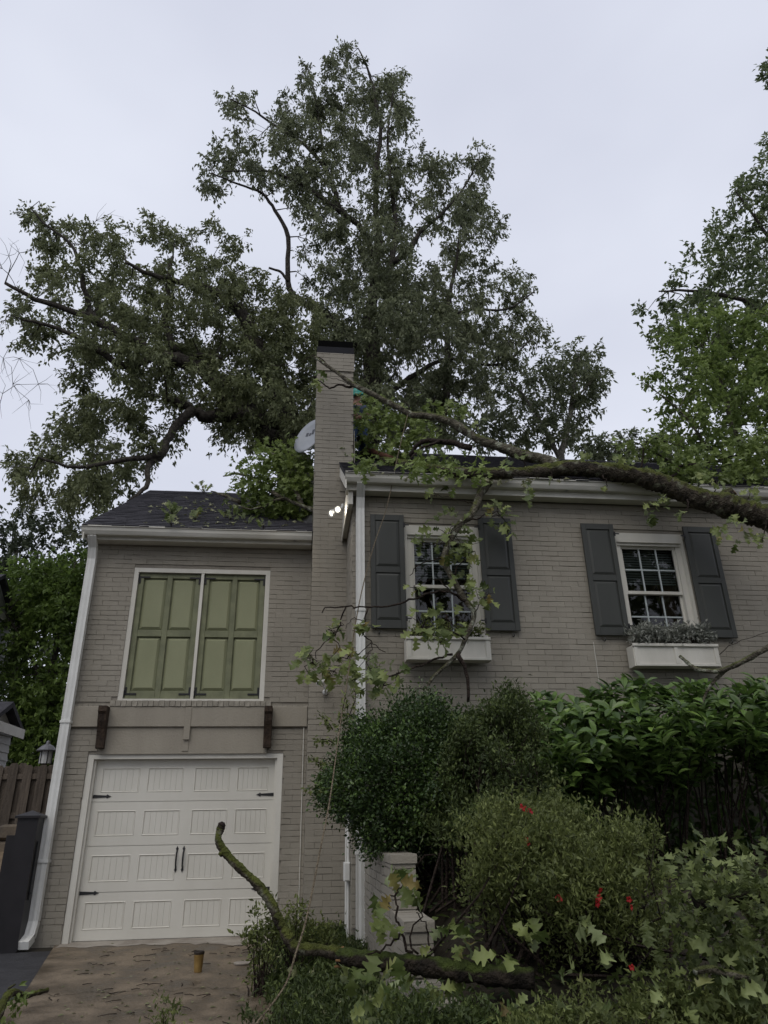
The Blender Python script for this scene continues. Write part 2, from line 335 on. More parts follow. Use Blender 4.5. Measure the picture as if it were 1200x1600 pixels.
sheet('driveway', M['concrete'], np.linspace(-5, 9.74, 120), driveL, lambda y: (-.18-.16*math.exp(-((y-8.6)/.5)**2)+(.0 if y > 7.5 else .03*(7.5-y)))+wob(y, 1, .018), .02)
sheet('asphalt_strip', M['asphalt'], np.linspace(-5, 9.45, 80), lambda y: -5.2, lambda y: driveL(y)+.012, .01)
sheet('gravel_path', M['gravel'], np.linspace(9.46, 11.45, 30), lambda y: -7.0, lambda y: -2.96, .012)
for yy in (7.35,):
    q = MB(); xs = np.linspace(driveL(yy)+.02, -.3, 40); cy = [yy+.05*math.sin(i*.7)+.03*math.sin(i*1.9) for i in range(40)]
    q.add([(x, y-.004, gz(x, y)+.0235) for x, y in zip(xs, cy)]+[(x, y+.004, gz(x, y)+.0235) for x, y in zip(xs, cy)], [(i, i+1, 41+i, 40+i) for i in range(39)]); q.build('drive_crack', M['soil'], kind='structure')
mb = MB(); n = 30
xs = np.linspace(-2.6, -.12, n); V = []
for i, x in enumerate(xs):
    yf = 9.55+.05*math.sin(i*1.3)+.04*math.sin(i*3.1)-(.22*sst(-1.2, -.5, x)*(1+.3*math.sin(i*2.2)))
    V += [(x, yf, gz(x, yf)+.023), (x, 9.9, gz(x, 9.74)+.034)]
mb.add(V, [(2*i, 2*i+2, 2*i+3, 2*i+1) for i in range(n-1)]); mb.build('garage_apron', M['apron'], kind='structure')

# ------------------------------------------------------------------ the house
house = root('brick_house', (.6, 8.3, 0), 'greige painted brick house with garage wing, tall chimney and dark shingle roofs', 'house')
HL = LOC[house.name]
def core(mbx, x0, x1, y0, y1, z0, z1, holes):
    """a wall along X with rectangular holes, cut into boxes"""
    zs = sorted({z0, z1, *[h[2] for h in holes], *[h[3] for h in holes]}); zs = [z for z in zs if z0 <= z <= z1]
    for a, b in zip(zs[:-1], zs[1:]):
        cuts = sorted([(h[0], h[1]) for h in holes if h[2] < b-1e-6 and h[3] > a+1e-6]); x = x0
        for c0, c1 in cuts:
            if c0 > x: mbx.box(x, c0, y0, y1, a, b)
            x = max(x, c1)
        if x < x1: mbx.box(x, x1, y0, y1, a, b)
CO, BL = .0677, .2135                         # course height, brick pitch
def bricks(u0, u1, v0, v1, holes, odd=0, head=None):
    out = []; k0 = int(math.floor(v0/CO)); k = k0
    while k*CO < v1:
        a, b = max(v0, k*CO), min(v1, (k+1)*CO)
        if b-a > .02:
            cuts = sorted([(h[0], h[1]) for h in holes if h[2] < b-.012 and h[3] > a+.012]); free = []; x = u0
            for c0, c1 in cuts:
                if c0 > x: free.append((x, c0))
                x = max(x, c1)
            if x < u1: free.append((x, u1))
            for f0, f1 in free:
                off = u0+((k+odd) % 2)*BL/2+rng.uniform(-.012, .012); i = math.floor((f0-off)/BL); e = off+i*BL
                while e < f1:
                    p, q = max(f0, e), min(f1, e+BL)
                    if q-p > .03: out.append((p, q, a, b))
                    e += BL
        k += 1
    return out
def brick_variant(i):
    r = np.random.default_rng(i); V = np.array(MB().slab((-.5, .5), (-.5, .5), 0, 1, .0).v[0])
    V = []; ch = .06
    for (x, y, z) in [(-.5, 1, -.5), (.5, 1, -.5), (.5, 1, .5), (-.5, 1, .5), (-.5, .22, -.5), (.5, .22, -.5), (.5, .22, .5), (-.5, .22, .5),
                      (-.4965, .06, -.47), (.4965, .06, -.47), (.4965, .06, .47), (-.4965, .06, .47)]:
        f = 1 if y < .5 else 0
        V.append((x+f*r.uniform(-.006, .006), y+f*r.uniform(-.06, .06), z+f*r.uniform(-.045, .045)))
    Fq = np.array([(8, 9, 10, 11), (0, 1, 5, 4), (1, 2, 6, 5), (2, 3, 7, 6), (3, 0, 4, 7), (4, 5, 9, 8), (5, 6, 10, 9), (6, 7, 11, 10), (7, 4, 8, 11)])
    return np.array(V), Fq
BV = [brick_variant(i) for i in range(8)]
BM = []
for i, (V, Fq) in enumerate(BV):
    me = mesh_np('brick', V, Fq); me.materials.append(M['brick']); BM.append(me)
BD = .016                                      # brick depth shown
class Wall:
    def __init__(s, part, rects, org, ux, nrm):
        s.part = part; s.org = np.asarray(org, float); s.ux = np.asarray(ux, float); s.n = np.asarray(nrm, float); s.rects = rects
def place(walls, limit, joints=(.002, .0032), hidden=None, stuffname='brickwork'):
    items = []
    for w in walls:
        for (a, b, c, d) in w.rects:
            ctr = w.org+w.ux*(a+b)/2+A(0, 0, (c+d)/2); items.append((w, a, b, c, d, ctr))
    pr = proj(np.array([i[5] for i in items])); vis = (pr[:, 0] > 0) & (pr[:, 0] < 1200) & (pr[:, 1] > 0) & (pr[:, 1] < 1600)
    size = np.array([(i[2]-i[1])*(i[4]-i[3])*abs((i[5]-CAM)@i[0].n)/np.linalg.norm(i[5]-CAM)**3 for i in items])
    score = np.where(vis, size, 0)
    if hidden is not None: score = np.where([hidden(p) for p in pr], 0, score)
    top = set(np.argsort(-score)[:limit].tolist()); rest = {}
    for k, (w, a, b, c, d, ctr) in enumerate(items):
        v = int(rng.integers(0, 8)); L = b-a-joints[0]*rng.uniform(.6, 1.6); H = d-c-joints[1]*rng.uniform(.15, 1.7); pr_ = rng.normal(0, .0012)
        tilt = rng.normal(0, .004)
        mtx = Matrix.Translation(Vector(ctr+w.n*(pr_))) @ Matrix(((w.ux[0], -w.n[0], 0, 0), (w.ux[1], -w.n[1], 0, 0), (0, 0, 1, 0), (0, 0, 0, 1))) @ Matrix.Rotation(tilt, 4, 'Y') @ Matrix.Diagonal((L, BD, H, 1))
        if k in top and score[k] > 0:
            o = bpy.data.objects.new('brick', BM[v]); off = LOC[w.part.name]
            o.matrix_local = Matrix.Translation(-Vector(off)) @ mtx; finish(o, w.part)
        else:
            V, Fq = BV[v]; m3 = np.array(mtx); rest.setdefault(w.part.name, (w.part, []))[1].append(V@m3[:3, :3].T+m3[:3, 3])
    for part, L in rest.values():
        n = len(L); Fa = (BV[0][1][None]+12*np.arange(n)[:, None, None]).reshape(-1, 4)
        link_mesh(stuffname, mesh_np(stuffname, np.concatenate(L)-LOC[part.name], Fa), M['brick'], part, kind='stuff')

GX0, GX1, GY = -2.92, .13, 9.75
MX0, MX1, MY = .61, 11.0, 8.3
DOOR = (-2.6, -.17, -.5, 2.135); WIN = (-2.335, -.455, 2.79, 4.62)
BAND = (-9, 9, 2.455, 2.72); LINTEL = (-2.47, -.38, 2.13, 2.46)
W1, W2 = (1.275, 2.245, 3.3, 4.78), (4.065, 5.035, 3.27, 4.76)
m_ = MB(); core(m_, GX0+.012, .5, GY+.014, GY+.3, -.4, 5.05, [DOOR, WIN])
m_.box(GX0+.014, GX0+.3, GY+.3, 16.2, -.4, 5.05); m_.box(GX0+.3, .5, 15.9, 16.2, -.4, 5.05)
m_.prism([(GX0+.02, 9.8, 5.05), (GX0+.02, 13.0, 7.22), (GX0+.02, 16.2, 5.05)], (0, 0, 0), (.25, 0, 0))
wall_g = m_.build('garage_wall', M['mortar'], house, label='painted brick wall of the garage wing')
m_ = MB(); core(m_, MX0+.014, MX1, MY+.014, MY+.3, -.4, 5.163, [W1, W2])
m_.box(MX0+.014, MX0+.3, MY+.3, 15.8, -.4, 5.12); m_.box(MX1-.3, MX1, MY+.3, 15.8, -.4, 5.12); m_.box(MX0+.3, MX1-.3, 15.5, 15.8, -.4, 5.12)
m_.prism([(MX0+.02, 8.35, 5.12), (MX0+.02, 12.05, 7.78), (MX0+.02, 15.75, 5.12)], (0, 0, 0), (.25, 0, 0))
wall_m = m_.build('main_wall', M['mortar'], house, label='painted brick wall of the main wing with two windows')
CX0, CX1, CY0, CY1 = .13, .70, 9.35, 10.1
m_ = MB(); m_.box(CX0+.014, CX1-.014, CY0+.014, CY1-.014, -.4, 8.15)
chim = m_.build('chimney', M['mortar'], house, label='tall slender painted brick chimney with black metal cap')
ch_h = [(0, 9, 7.80, 7.826)]
garage_r = bricks(GX0, GX1, 0, 5.05, [DOOR, WIN, BAND, LINTEL, (-2.41, -.38, 2.71, 2.8)])
walls = [Wall(wall_g, garage_r, (0, GY, 0), (1, 0, 0), (0, -1, 0)),
         Wall(wall_g, bricks(9.772, 12.5, 0, 5.05, [BAND], odd=1), (GX0, 0, 0), (0, -1, 0), (-1, 0, 0)),
         Wall(wall_m, bricks(MX0, 9.0, .3, 5.163, [W1, W2]), (0, MY, 0), (1, 0, 0), (0, -1, 0)),
         Wall(wall_m, bricks(MY+.022, 9.36, 0, 5.0, [], odd=1), (MX0, 0, 0), (0, -1, 0), (-1, 0, 0)),
         Wall(chim, bricks(CX0, CX1, 0, 7.81, []), (0, CY0, 0), (1, 0, 0), (0, -1, 0)),
         Wall(chim, bricks(CX0-.014, CX1+.014, 7.812, 8.15, []), (0, CY0-.018, 0), (1, 0, 0), (0, -1, 0)),
         Wall(chim, bricks(CY0+.022, CY1, 0, 8.15, [], odd=1), (CX0, 0, 0), (0, -1, 0), (-1, 0, 0)),
         Wall(chim, bricks(CY0+.022, CY1, 5.6, 8.15, [], odd=1), (CX1, 0, 0), (0, 1, 0), (1, 0, 0))]
for w in walls:                                 # walls along -Y count u backwards
    if w.ux[1] < 0: w.rects = [(-b, -a, c, d) for (a, b, c, d) in w.rects]
def hid(p): return (p[0] > 500 and p[1] > 1080) or (p[1] > 1150 and p[0] > 600)
place(walls, 300, hidden=hid)
MB().box(CX0-.01, CX1+.01, CY0-.012, CY1+.01, 8.152, 8.27).build('chimney_cap', M['cap'], chim)
MB().box(CX0+.005, CX1-.005, CY0+.004, CY1-.004, 8.27, 8.40).build('chimney_cap', M['captop'], chim, label='black upper band of the cap')

# belt course, lintel panel, sill bricks on the garage wing
MB().box(GX0-.035, GX1-.004, GY-.035, GY+.06, 2.46, 2.715, .006).build('belt_course', M['stucco'], house, label='smooth painted belt course above the garage door')
MB().box(LINTEL[0], LINTEL[1], GY-.006, GY+.05, 2.132, 2.458).build('lintel_panel', M['stucco'], house)
MB().box(-1.45, -1.37, GY-.043, GY-.034, 2.30, 2.70, .004).box(-1.455, -1.375, GY-.014, GY-.004, 2.16, 2.459, .004).build('patch_strip', M['stucco'], house)
x = -2.41
while x < -.4:
    o = bpy.data.objects.new('sill_brick', BM[int(rng.integers(0, 8))]); o.matrix_local = Matrix.Translation(Vector(A(x+.034, GY-.052, 2.752)-HL)) @ Matrix.Diagonal((.064, .1, .075, 1)); finish(o, house); x += .0685
x = GX0-.03
while x < GX1-.05:                                # rowlock course on top of the belt
    if x < -2.45 or x > -.38:
        o = bpy.data.objects.new('sill_brick', BM[int(rng.integers(0, 8))]); o.matrix_local = Matrix.Translation(Vector(A(x+.034, GY-.03, 2.728)-HL)) @ Matrix.Diagonal((.064, .05, .026, 1)); finish(o, house)
    x += .0685
# shuttered opening
fr = MB(); x0, x1, z0, z1 = WIN
fr.box(x0, x0+.062, GY+.01, GY+.12, z0, z1).box(x1-.062, x1, GY+.01, GY+.12, z0, z1).box(x0+.062, x1-.062, GY+.012, GY+.12, z1-.06, z1).box(x0+.062, x1-.062, GY+.014, GY+.12, z0, z0+.03)
fr.box(x0+.062, x1-.062, GY+.1, GY+.13, z0+.03, z1-.06)
xc = (x0+x1)/2; fr.box(xc-.02, xc+.02, GY+.016, GY+.1, z0+.03, z1-.06)
fr.build('window_frame', M['trim'], house, label='cream frame round the olive shutter doors')
def hinge(parent, x, z, sx, y):
    h = MB(); h.box(min(x, x+sx*.15), max(x, x+sx*.15), y-.008, y, z-.012, z+.012, .003).box(min(x, x+sx*.025), max(x, x+sx*.025), y-.009, y-.0005, z-.09 if z > 3.7 else z-.012, z+.012 if z > 3.7 else z+.09, .003)
    h.lathe([(.011, -.045), (.011, .045)], (x-sx*.004, y-.012, z), sides=8); return h.build('hinge', M['iron'], parent)
for (a, b) in ((x0+.066, xc-.024), (xc+.024, x1-.066)):
    yb, za, zb = GY+.095, z0+.035, z1-.065; st = .07
    m_ = MB(); m_.box(a+.004, b-.004, yb-.012, yb, za, zb)                        # backing
    mid = (a+b)/2; zm = za+(zb-za)*.505
    for (p, q) in ((a, a+st), (mid-st/2, mid+st/2), (b-st, b)): m_.box(p, q, yb-.045, yb-.012, za, zb, .004)
    for (p, q) in ((za, za+.1), (zm-.045, zm+.045), (zb-.07, zb)):
        m_.box(a+st, mid-st/2, yb-.043, yb-.012, p, q, .004); m_.box(mid+st/2, b-st, yb-.043, yb-.012, p, q, .004)
    sh = m_.build('shutter_door', M['olive_dark'], house, label='closed olive green panelled shutter door')
    for (p, q) in ((a+st, mid-st/2), (mid+st/2, b-st)):
        for (r, s) in ((za+.1, zm-.045), (zm+.045, zb-.07)):
            m_ = MB(); e = .012; i = .045
            V = [(p+e, yb-.013, r+e), (q-e, yb-.013, r+e), (q-e, yb-.013, s-e), (p+e, yb-.013, s-e), (p+i, yb-.036, r+i), (q-i, yb-.036, r+i), (q-i, yb-.036, s-i), (p+i, yb-.036, s-i)]
            m_.add(V, [(4, 5, 6, 7), (0, 1, 5, 4), (1, 2, 6, 5), (2, 3, 7, 6), (3, 0, 4, 7)]); m_.build('panel', M['olive'], sh)
    for z in (za+.06, zb-.06):
        hinge(sh, a+.004, z, 1, yb-.0455); hinge(sh, b-.004, z, -1, yb-.0455)
# garage door
x0, x1, zt = -2.6, -.17, 2.135
MB().box(x0+.002, x0+.075, GY+.02, GY+.13, .02, zt-.002).box(x1-.075, x1-.002, GY+.02, GY+.13, .02, zt-.002).box(x0+.075, x1-.075, GY+.022, GY+.13, zt-.06, zt-.002).box(x0+.076, x0+.1, GY+.06, GY+.13, .03, zt-.06).box(x1-.1, x1-.076, GY+.06, GY+.13, .03, zt-.06).build('garage_door_frame', M['trim'], house)
dx0, dx1, dz0, dz1 = x0+.1, x1-.1, .085, zt-.06; DY = GY+.12
gd = MB().box(dx0, dx1, DY+.01, DY+.05, dz0-.02, dz1).build('garage_door', M['door'], house, label='white sectional garage door with black strap hinges')
MB().box(dx0, dx1, DY+.002, DY+.045, dz0-.055, dz0-.021).build('rubber_seal', M['black_plastic'], gd)
cols = [(.035, .245), (.285, .485), (.545, .745), (.785, .965)]; dw = dx1-dx0; sh_ = (dz1-dz0)/4
for k in range(4):
    za = dz0+k*sh_+.003; zb = dz0+(k+1)*sh_-.003; pz0, pz1 = za+sh_*.21, zb-sh_*.19
    s = MB(); e = [dx0]+[dx0+dw*c for pr in cols for c in pr]+[dx1]
    s.box(dx0, dx1, DY-.006, DY+.01, za, pz0).box(dx0, dx1, DY-.006, DY+.01, pz1, zb)
    for i in range(0, 10, 2): s.box(e[i], e[i+1], DY-.006, DY+.01, pz0, pz1)
    s.build('door_section', M['door'], gd)
    for (c0, c1) in cols:
        a, b = dx0+dw*c0, dx0+dw*c1; p = MB(); r = .02
        V = [(a, DY-.0055, pz0), (b, DY-.0055, pz0), (b, DY-.0055, pz1), (a, DY-.0055, pz1), (a+.009, DY-.0105, pz0+.009), (b-.009, DY-.0105, pz0+.009), (b-.009, DY-.0105, pz1-.009), (a+.009, DY-.0105, pz1-.009),
             (a+r, DY+.001, pz0+r), (b-r, DY+.001, pz0+r), (b-r, DY+.001, pz1-r), (a+r, DY+.001, pz1-r)]
        p.add(V, [(0, 1, 5, 4), (1, 2, 6, 5), (2, 3, 7, 6), (3, 0, 4, 7), (4, 5, 9, 8), (5, 6, 10, 9), (6, 7, 11, 10), (7, 4, 8, 11)])
        n = 6; w = (b-a-2*r)/n
        for i in range(n): p.box(a+r+i*w+.0006, a+r+(i+1)*w-.0006, DY-.002, DY+.0095, pz0+r, pz1-r, .0016)
        p.build('panel', M['door'], gd)
def strap(x, z, sx):
    h = MB(); y = DY-.0065; L = .22
    pr = [(0, -.02), (L*.72, -.011), (L*.78, -.024), (L*.86, -.012), (L, 0), (L*.86, .012), (L*.78, .024), (L*.72, .011), (0, .02)]
    h.prism([(x+sx*u, y, z+v) for u, v in pr], (0, 0, 0), (0, -.007, 0)); h.build('strap_hinge', M['iron'], gd)
for z in (dz0+sh_*.99, dz0+sh_*3.13):
    strap(dx0+.004, z, 1); strap(dx1-.004, z, -1)
for sx in (-1, 1):
    h = MB(); xx = (dx0+dx1)/2+dw*.005+sx*.04; zz = dz0+sh_*2-.16
    for s in (1, -1):
        pr = [(-.006, .07), (.006, .07), (.011, .105), (.017, .118), (.008, .13), (0, .148), (-.008, .13), (-.017, .118), (-.011, .105)]
        h.prism([(xx+u, DY-.0065, zz+s*v) for u, v in pr], (0, 0, 0), (0, -.006, 0))
    h.tube([(xx, DY-.01, zz+.1), (xx, DY-.04, zz+.075), (xx, DY-.045, zz), (xx, DY-.04, zz-.075), (xx, DY-.01, zz-.1)], [.008, .009, .011, .009, .008], 8)
    h.build('handle', M['iron'], gd)
# wooden brackets left over from a pergola
for x in (-2.5, -.43):
    b = MB(); pr = [(0, 2.70), (-.17, 2.70), (-.175, 2.63), (-.15, 2.60), (-.14, 2.52), (-.1, 2.42), (-.075, 2.3), (-.07, 2.2), (-.02, 2.19), (0, 2.2)]
    b.prism([(x, GY-.037+u, v) for u, v in pr], (0, 0, 0), (.1, 0, 0)); b.box(x+.012, x+.088, GY-.036, GY-.008, 2.2, 2.45)
    b.build('wood_bracket', M['oldwood'], house, label='dark rotting wooden bracket over the garage door')
# roofs
def roof(name, xa, xb, ye, ze, yr, zr, yb, label):
    m_ = MB(); t = .07
    m_.prism([(xa, ye, ze), (xa, yr, zr), (xa, yb, ze), (xa, yb, ze-t), (xa, yr, zr-t), (xa, ye, ze-t)], (0, 0, 0), (xb-xa, 0, 0))
    r = m_.build(name, M['shingle'], house, label=label)
    sl = math.hypot(yr-ye, zr-ze); c, s = (yr-ye)/sl, (zr-ze)/sl; ex = .135; V = []; n = 0; k = 0
    d = -.03
    while d < sl-.05:
        u = xa-.01-rng.uniform(0, .25)
        while u < xb:
            w = rng.choice([.13, .17, .22, .3])*rng.uniform(.9, 1.1); a, b = max(u, xa-.012), min(u+w-.004, xb+.012)
            if b-a > .02:
                lo = .016+rng.uniform(0, .006); hi = .004; dd = d+rng.normal(0, .003); L = ex+.05
                for (xx, q, h) in ((a, dd, 0), (b, dd, 0), (a, dd, lo), (b, dd, lo), (a, min(dd+L, sl), hi), (b, min(dd+L, sl), hi)):
                    V.append((xx, ye+c*q-s*h, ze+s*q+c*h))
                n += 1
            u += w
        d += ex
    b_ = 6*np.arange(n)[:, None]; Fq = np.concatenate([b_+np.array([[0, 1, 3, 2]]), b_+np.array([[2, 3, 5, 4]])])
    Ft = np.concatenate([b_+np.array([[0, 2, 4]]), b_+np.array([[1, 5, 3]])])
    link_mesh('shingles', mesh_np('shingles', np.array(V)-HL, [Fq, Ft]), M['shingle'], r, kind='stuff')
    q = MB(); x = xa
    while x < xb:
        w = min(.3, xb-x); z = zr+.02+rng.uniform(0, .006)
        q.hexa([(x, yr-.14, z-.085), (x+w-.006, yr-.14, z-.085), (x+w-.006, yr, z), (x, yr, z), (x, yr-.14, z-.1), (x+w-.006, yr-.14, z-.1), (x+w-.006, yr, z-.02), (x, yr, z-.02)])
        q.hexa([(x, yr, z), (x+w-.006, yr, z), (x+w-.006, yr+.14, z-.085), (x, yr+.14, z-.085), (x, yr, z-.02), (x+w-.006, yr, z-.02), (x+w-.006, yr+.14, z-.1), (x, yr+.14, z-.1)]); x += w
    q.build('ridge_cap', M['shingle'], r); return r
RG = (9.45, 5.12, 13.0, 7.33); RM = (8.02, 5.36, 12.05, 7.88)
roof('garage_roof', -3.02, .6, *RG, 16.55, 'dark shingle gable roof over the garage wing')
roof('main_roof', .5, 11.3, *RM, 16.08, 'dark shingle roof over the main wing')
def on_roof(px, py, R, lift=0.0):
    ye, ze, yr, zr = R; n = np.array([0, -(zr-ze), (yr-ye)]); n /= np.linalg.norm(n); d = ray(px, py); p0 = A(0, ye, ze)+n*lift
    return CAM+d*(((p0-CAM)@n)/(d@n))
# gutters, fascia, soffit
def gutter(xa, xb, ye, zt, name_label):
    pr = [(0, zt), (-.125, zt+.004), (-.128, zt-.022), (-.112, zt-.03), (-.104, zt-.075), (-.085, zt-.11), (-.075, zt-.125), (0, zt-.125), (0, zt-.119), (-.07, zt-.119), (-.08, zt-.107), (-.098, zt-.075), (-.105, zt-.03), (-.118, zt-.02), (-.118, zt-.004), (0, zt-.006)]
    g = MB().prism([(xa, ye+u, v) for u, v in pr], (0, 0, 0), (xb-xa, 0, 0)).build('gutter', M['gutter'], house, label=name_label)
    m_ = MB(); x = xa+2.9
    while x < xb-.2: m_.prism([(x, ye+u*1.012, v) for u, v in pr[:8]], (0, 0, 0), (.03, 0, 0)); x += 3.0
    if m_.n: m_.build('gutter_seam', M['gutter'], g)
gutter(-3.04, .118, 9.55, 5.12, 'cream gutter along the garage wing')
gutter(.5, 11.3, 8.12, 5.365, 'cream gutter along the main wing')
MB().box(-3.0, .118, 9.553, 9.58, 4.95, 5.09).box(-3.0, .118, 9.58, GY-.002, 4.955, 4.975).build('fascia_board', M['trim'], house)
MB().box(.52, 11.3, 8.123, 8.15, 5.16, 5.33).box(.52, 11.3, 8.15, MY-.002, 5.165, 5.185).build('fascia_board', M['trim'], house)
MB().box(.55, MX0-.003, 8.16, 9.345, 4.98, 5.33).box(.535, .55, 8.16, 9.345, 4.93, 5.0).build('eave_return', M['trim'], house, label='boxed cream eave return on the wing corner')
MB().hexa([(.5, 8.03, 5.29), (.52, 8.03, 5.29), (.52, 12.05, 7.80), (.5, 12.05, 7.80), (.5, 8.03, 5.14), (.52, 8.03, 5.14), (.52, 12.05, 7.65), (.5, 12.05, 7.65)]).build('rake_board', M['trim'], house)
MB().hexa([(-3.02, 9.46, 5.05), (-3.0, 9.46, 5.05), (-3.0, 13, 7.26), (-3.02, 13, 7.26), (-3.02, 9.46, 4.92), (-3.0, 9.46, 4.92), (-3.0, 13, 7.12), (-3.02, 13, 7.12)]).build('rake_board', M['trim'], house)
# downspouts
def downspout(pts, w, d, label):
    m_ = MB(); pts = [A(*p) for p in pts]
    for i, (a, b) in enumerate(zip(pts[:-1], pts[1:])):
        t = (b-a)/np.linalg.norm(b-a); nY = np.cross(A(1, 0, 0), t); q = []
        prof = [(-w/2, -d/2), (-w/4, -d/2+.006), (0, -d/2), (w/4, -d/2+.006), (w/2, -d/2), (w/2, d/2), (-w/2, d/2)]
        m_.add([a+A(u, 0, 0)+nY*v for u, v in prof]+[b+A(u, 0, 0)+nY*v for u, v in prof], [tuple(range(7)), tuple(range(13, 6, -1))]+[(k, 7+k, 7+(k+1) % 7, (k+1) % 7) for k in range(7)])
    ds = m_.build('downspout', M['downspout'], house, label=label)
    return ds
d1 = downspout([(-2.9, 9.5, 5.0), (-2.9, 9.62, 4.86), (-2.9, 9.665, 4.7), (-2.9, 9.665, .32), (-2.9, 9.6, .17), (-2.9, 9.42, .115)], .11, .085, 'pale metal downspout on the left corner of the garage wing')
MB().box(-2.965, -2.835, 9.615, 9.735, 2.5, 2.53).box(-2.965, -2.835, 9.615, 9.735, .92, .95).box(-2.94, -2.86, 9.455, 9.46, .09, .15).build('downspout_bracket', M['downspout'], d1)
d2 = downspout([(.705, 8.06, 5.25), (.705, 8.2, 5.1), (.705, 8.235, 4.95), (.705, 8.235, .2), (.705, 8.2, .12)], .105, .075, 'ribbed pale downspout at the corner of the main wing')
MB().box(.645, .765, 8.192, 8.29, 3.6, 3.63).box(.645, .765, 8.192, 8.29, .98, 1.01).build('downspout_bracket', M['downspout'], d2)
c = MB(); c.tube([(MX0-.02, 8.5, 0), (MX0-.02, 8.5, 1.6)], .016, 8).tube([(MX0-.02, 8.85, 0), (MX0-.02, 8.85, 2.3)], .012, 8).box(MX0-.07, MX0-.003, 8.43, 8.57, .72, .9, .01)
c.build('conduit', M['downspout'], house)
MB().tube([(.085, 9.74, 0), (.085, 9.74, 2.45)], .006, 6).build('wire_conduit', M['trim'], house)
MB().hexa([(-.06, 9.8, 5.27), (.128, 9.8, 5.27), (.128, 10.3, 5.78), (-.06, 10.3, 5.66), (-.06, 9.8, 5.25), (.128, 9.8, 5.25), (.128, 10.3, 5.7), (-.06, 10.3, 5.6)]).build('chimney_flashing', M['flash'], house)
MB().box(CX1+.012, CX1+.02, CY0, CY1, 6.1, 6.75).box(CX1-.2, CX1+.03, CY0-.012, CY0-.002, 5.72, 5.86).build('chimney_flashing', M['brick'], house)

# windows of the main wing
def window(op, label):
    x0, x1, z0, z1 = op; f = MB(); y = MY
    f.box(x0, x0+.035, y+.012, y+.15, z0, z1).box(x1-.035, x1, y+.012, y+.15, z0, z1).box(x0+.035, x1-.035, y+.012, y+.15, z1-.13, z1)
    f.box(x0+.035, x0+.1, y+.06, y+.16, z0, z1-.13).box(x1-.1, x1-.035, y+.06, y+.16, z0, z1-.13).box(x0+.035, x1-.035, y+.04, y+.16, z1-.165, z1-.131)
    f.box(x0-.01, x1+.01, y-.05, y+.16, z0-.02, z0+.05, .006)
    w = f.build('window', M['trim'], house, label=label)
    gx0, gx1, gz0, gz1 = x0+.1, x1-.1, z0+.05, z1-.165; zm = (gz0+gz1)/2
    for (a, b, yy) in ((zm-.015, gz1, y+.09), (gz0, zm+.015, y+.125)):
        s = MB(); e = .032
        s.box(gx0, gx0+e, yy, yy+.03, a, b).box(gx1-e, gx1, yy, yy+.03, a, b).box(gx0+e, gx1-e, yy, yy+.03, a, a+.04).box(gx0+e, gx1-e, yy, yy+.03, b-.032, b)
        s.build('sash', M['trim'], w)
        px = np.linspace(gx0+e, gx1-e, 4); pz = np.linspace(a+.04, b-.032, 3); mt = MB()
        for v in px[1:-1]: mt.box(v-.009, v+.009, yy+.004, yy+.028, a+.04, b-.032)
        for i in range(3): mt.box(px[i]+.009, px[i+1]-.009, yy+.004, yy+.028, pz[1]-.009, pz[1]+.009)
        mt.build('muntin', M['muntin'], w)
        for i in range(3):
            for k in range(2):
                t = MB(); V = [(px[i], yy+.016, pz[k]), (px[i+1], yy+.016, pz[k]), (px[i+1], yy+.016, pz[k+1]), (px[i], yy+.016, pz[k+1])]
                t.add(V, [(0, 1, 2, 3)]); t.build('pane', M['glass'], w)
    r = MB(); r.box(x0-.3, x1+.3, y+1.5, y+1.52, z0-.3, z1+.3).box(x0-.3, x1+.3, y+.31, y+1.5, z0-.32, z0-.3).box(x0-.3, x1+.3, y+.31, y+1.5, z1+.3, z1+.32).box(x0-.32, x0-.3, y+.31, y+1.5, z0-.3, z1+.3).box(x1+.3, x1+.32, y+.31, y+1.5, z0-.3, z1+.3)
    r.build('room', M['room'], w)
    b = MB()
    for i in range(14): b.box(x0+.1, x1-.1, y+.2, y+.204, z1-.2-i*.035, z1-.178-i*.035)
    b.build('blind', M['blind'], w)
    b = MB(); n = 14
    for (ca, cb) in ((x0+.06, x0+.2), (x1-.34, x1-.06)):
        us = np.linspace(ca, cb, n); V = [(u, y+.26+.02*math.sin(i*1.9), z) for z in (z0, z1) for i, u in enumerate(us)]
        b.add(V, [(i, i+1, n+i+1, n+i) for i in range(n-1)])
    b.build('curtain', M['curtain'], w)
window(W1, 'white sash window behind the hanging branch'); window(W2, 'white sash window with a clear view of its panes')
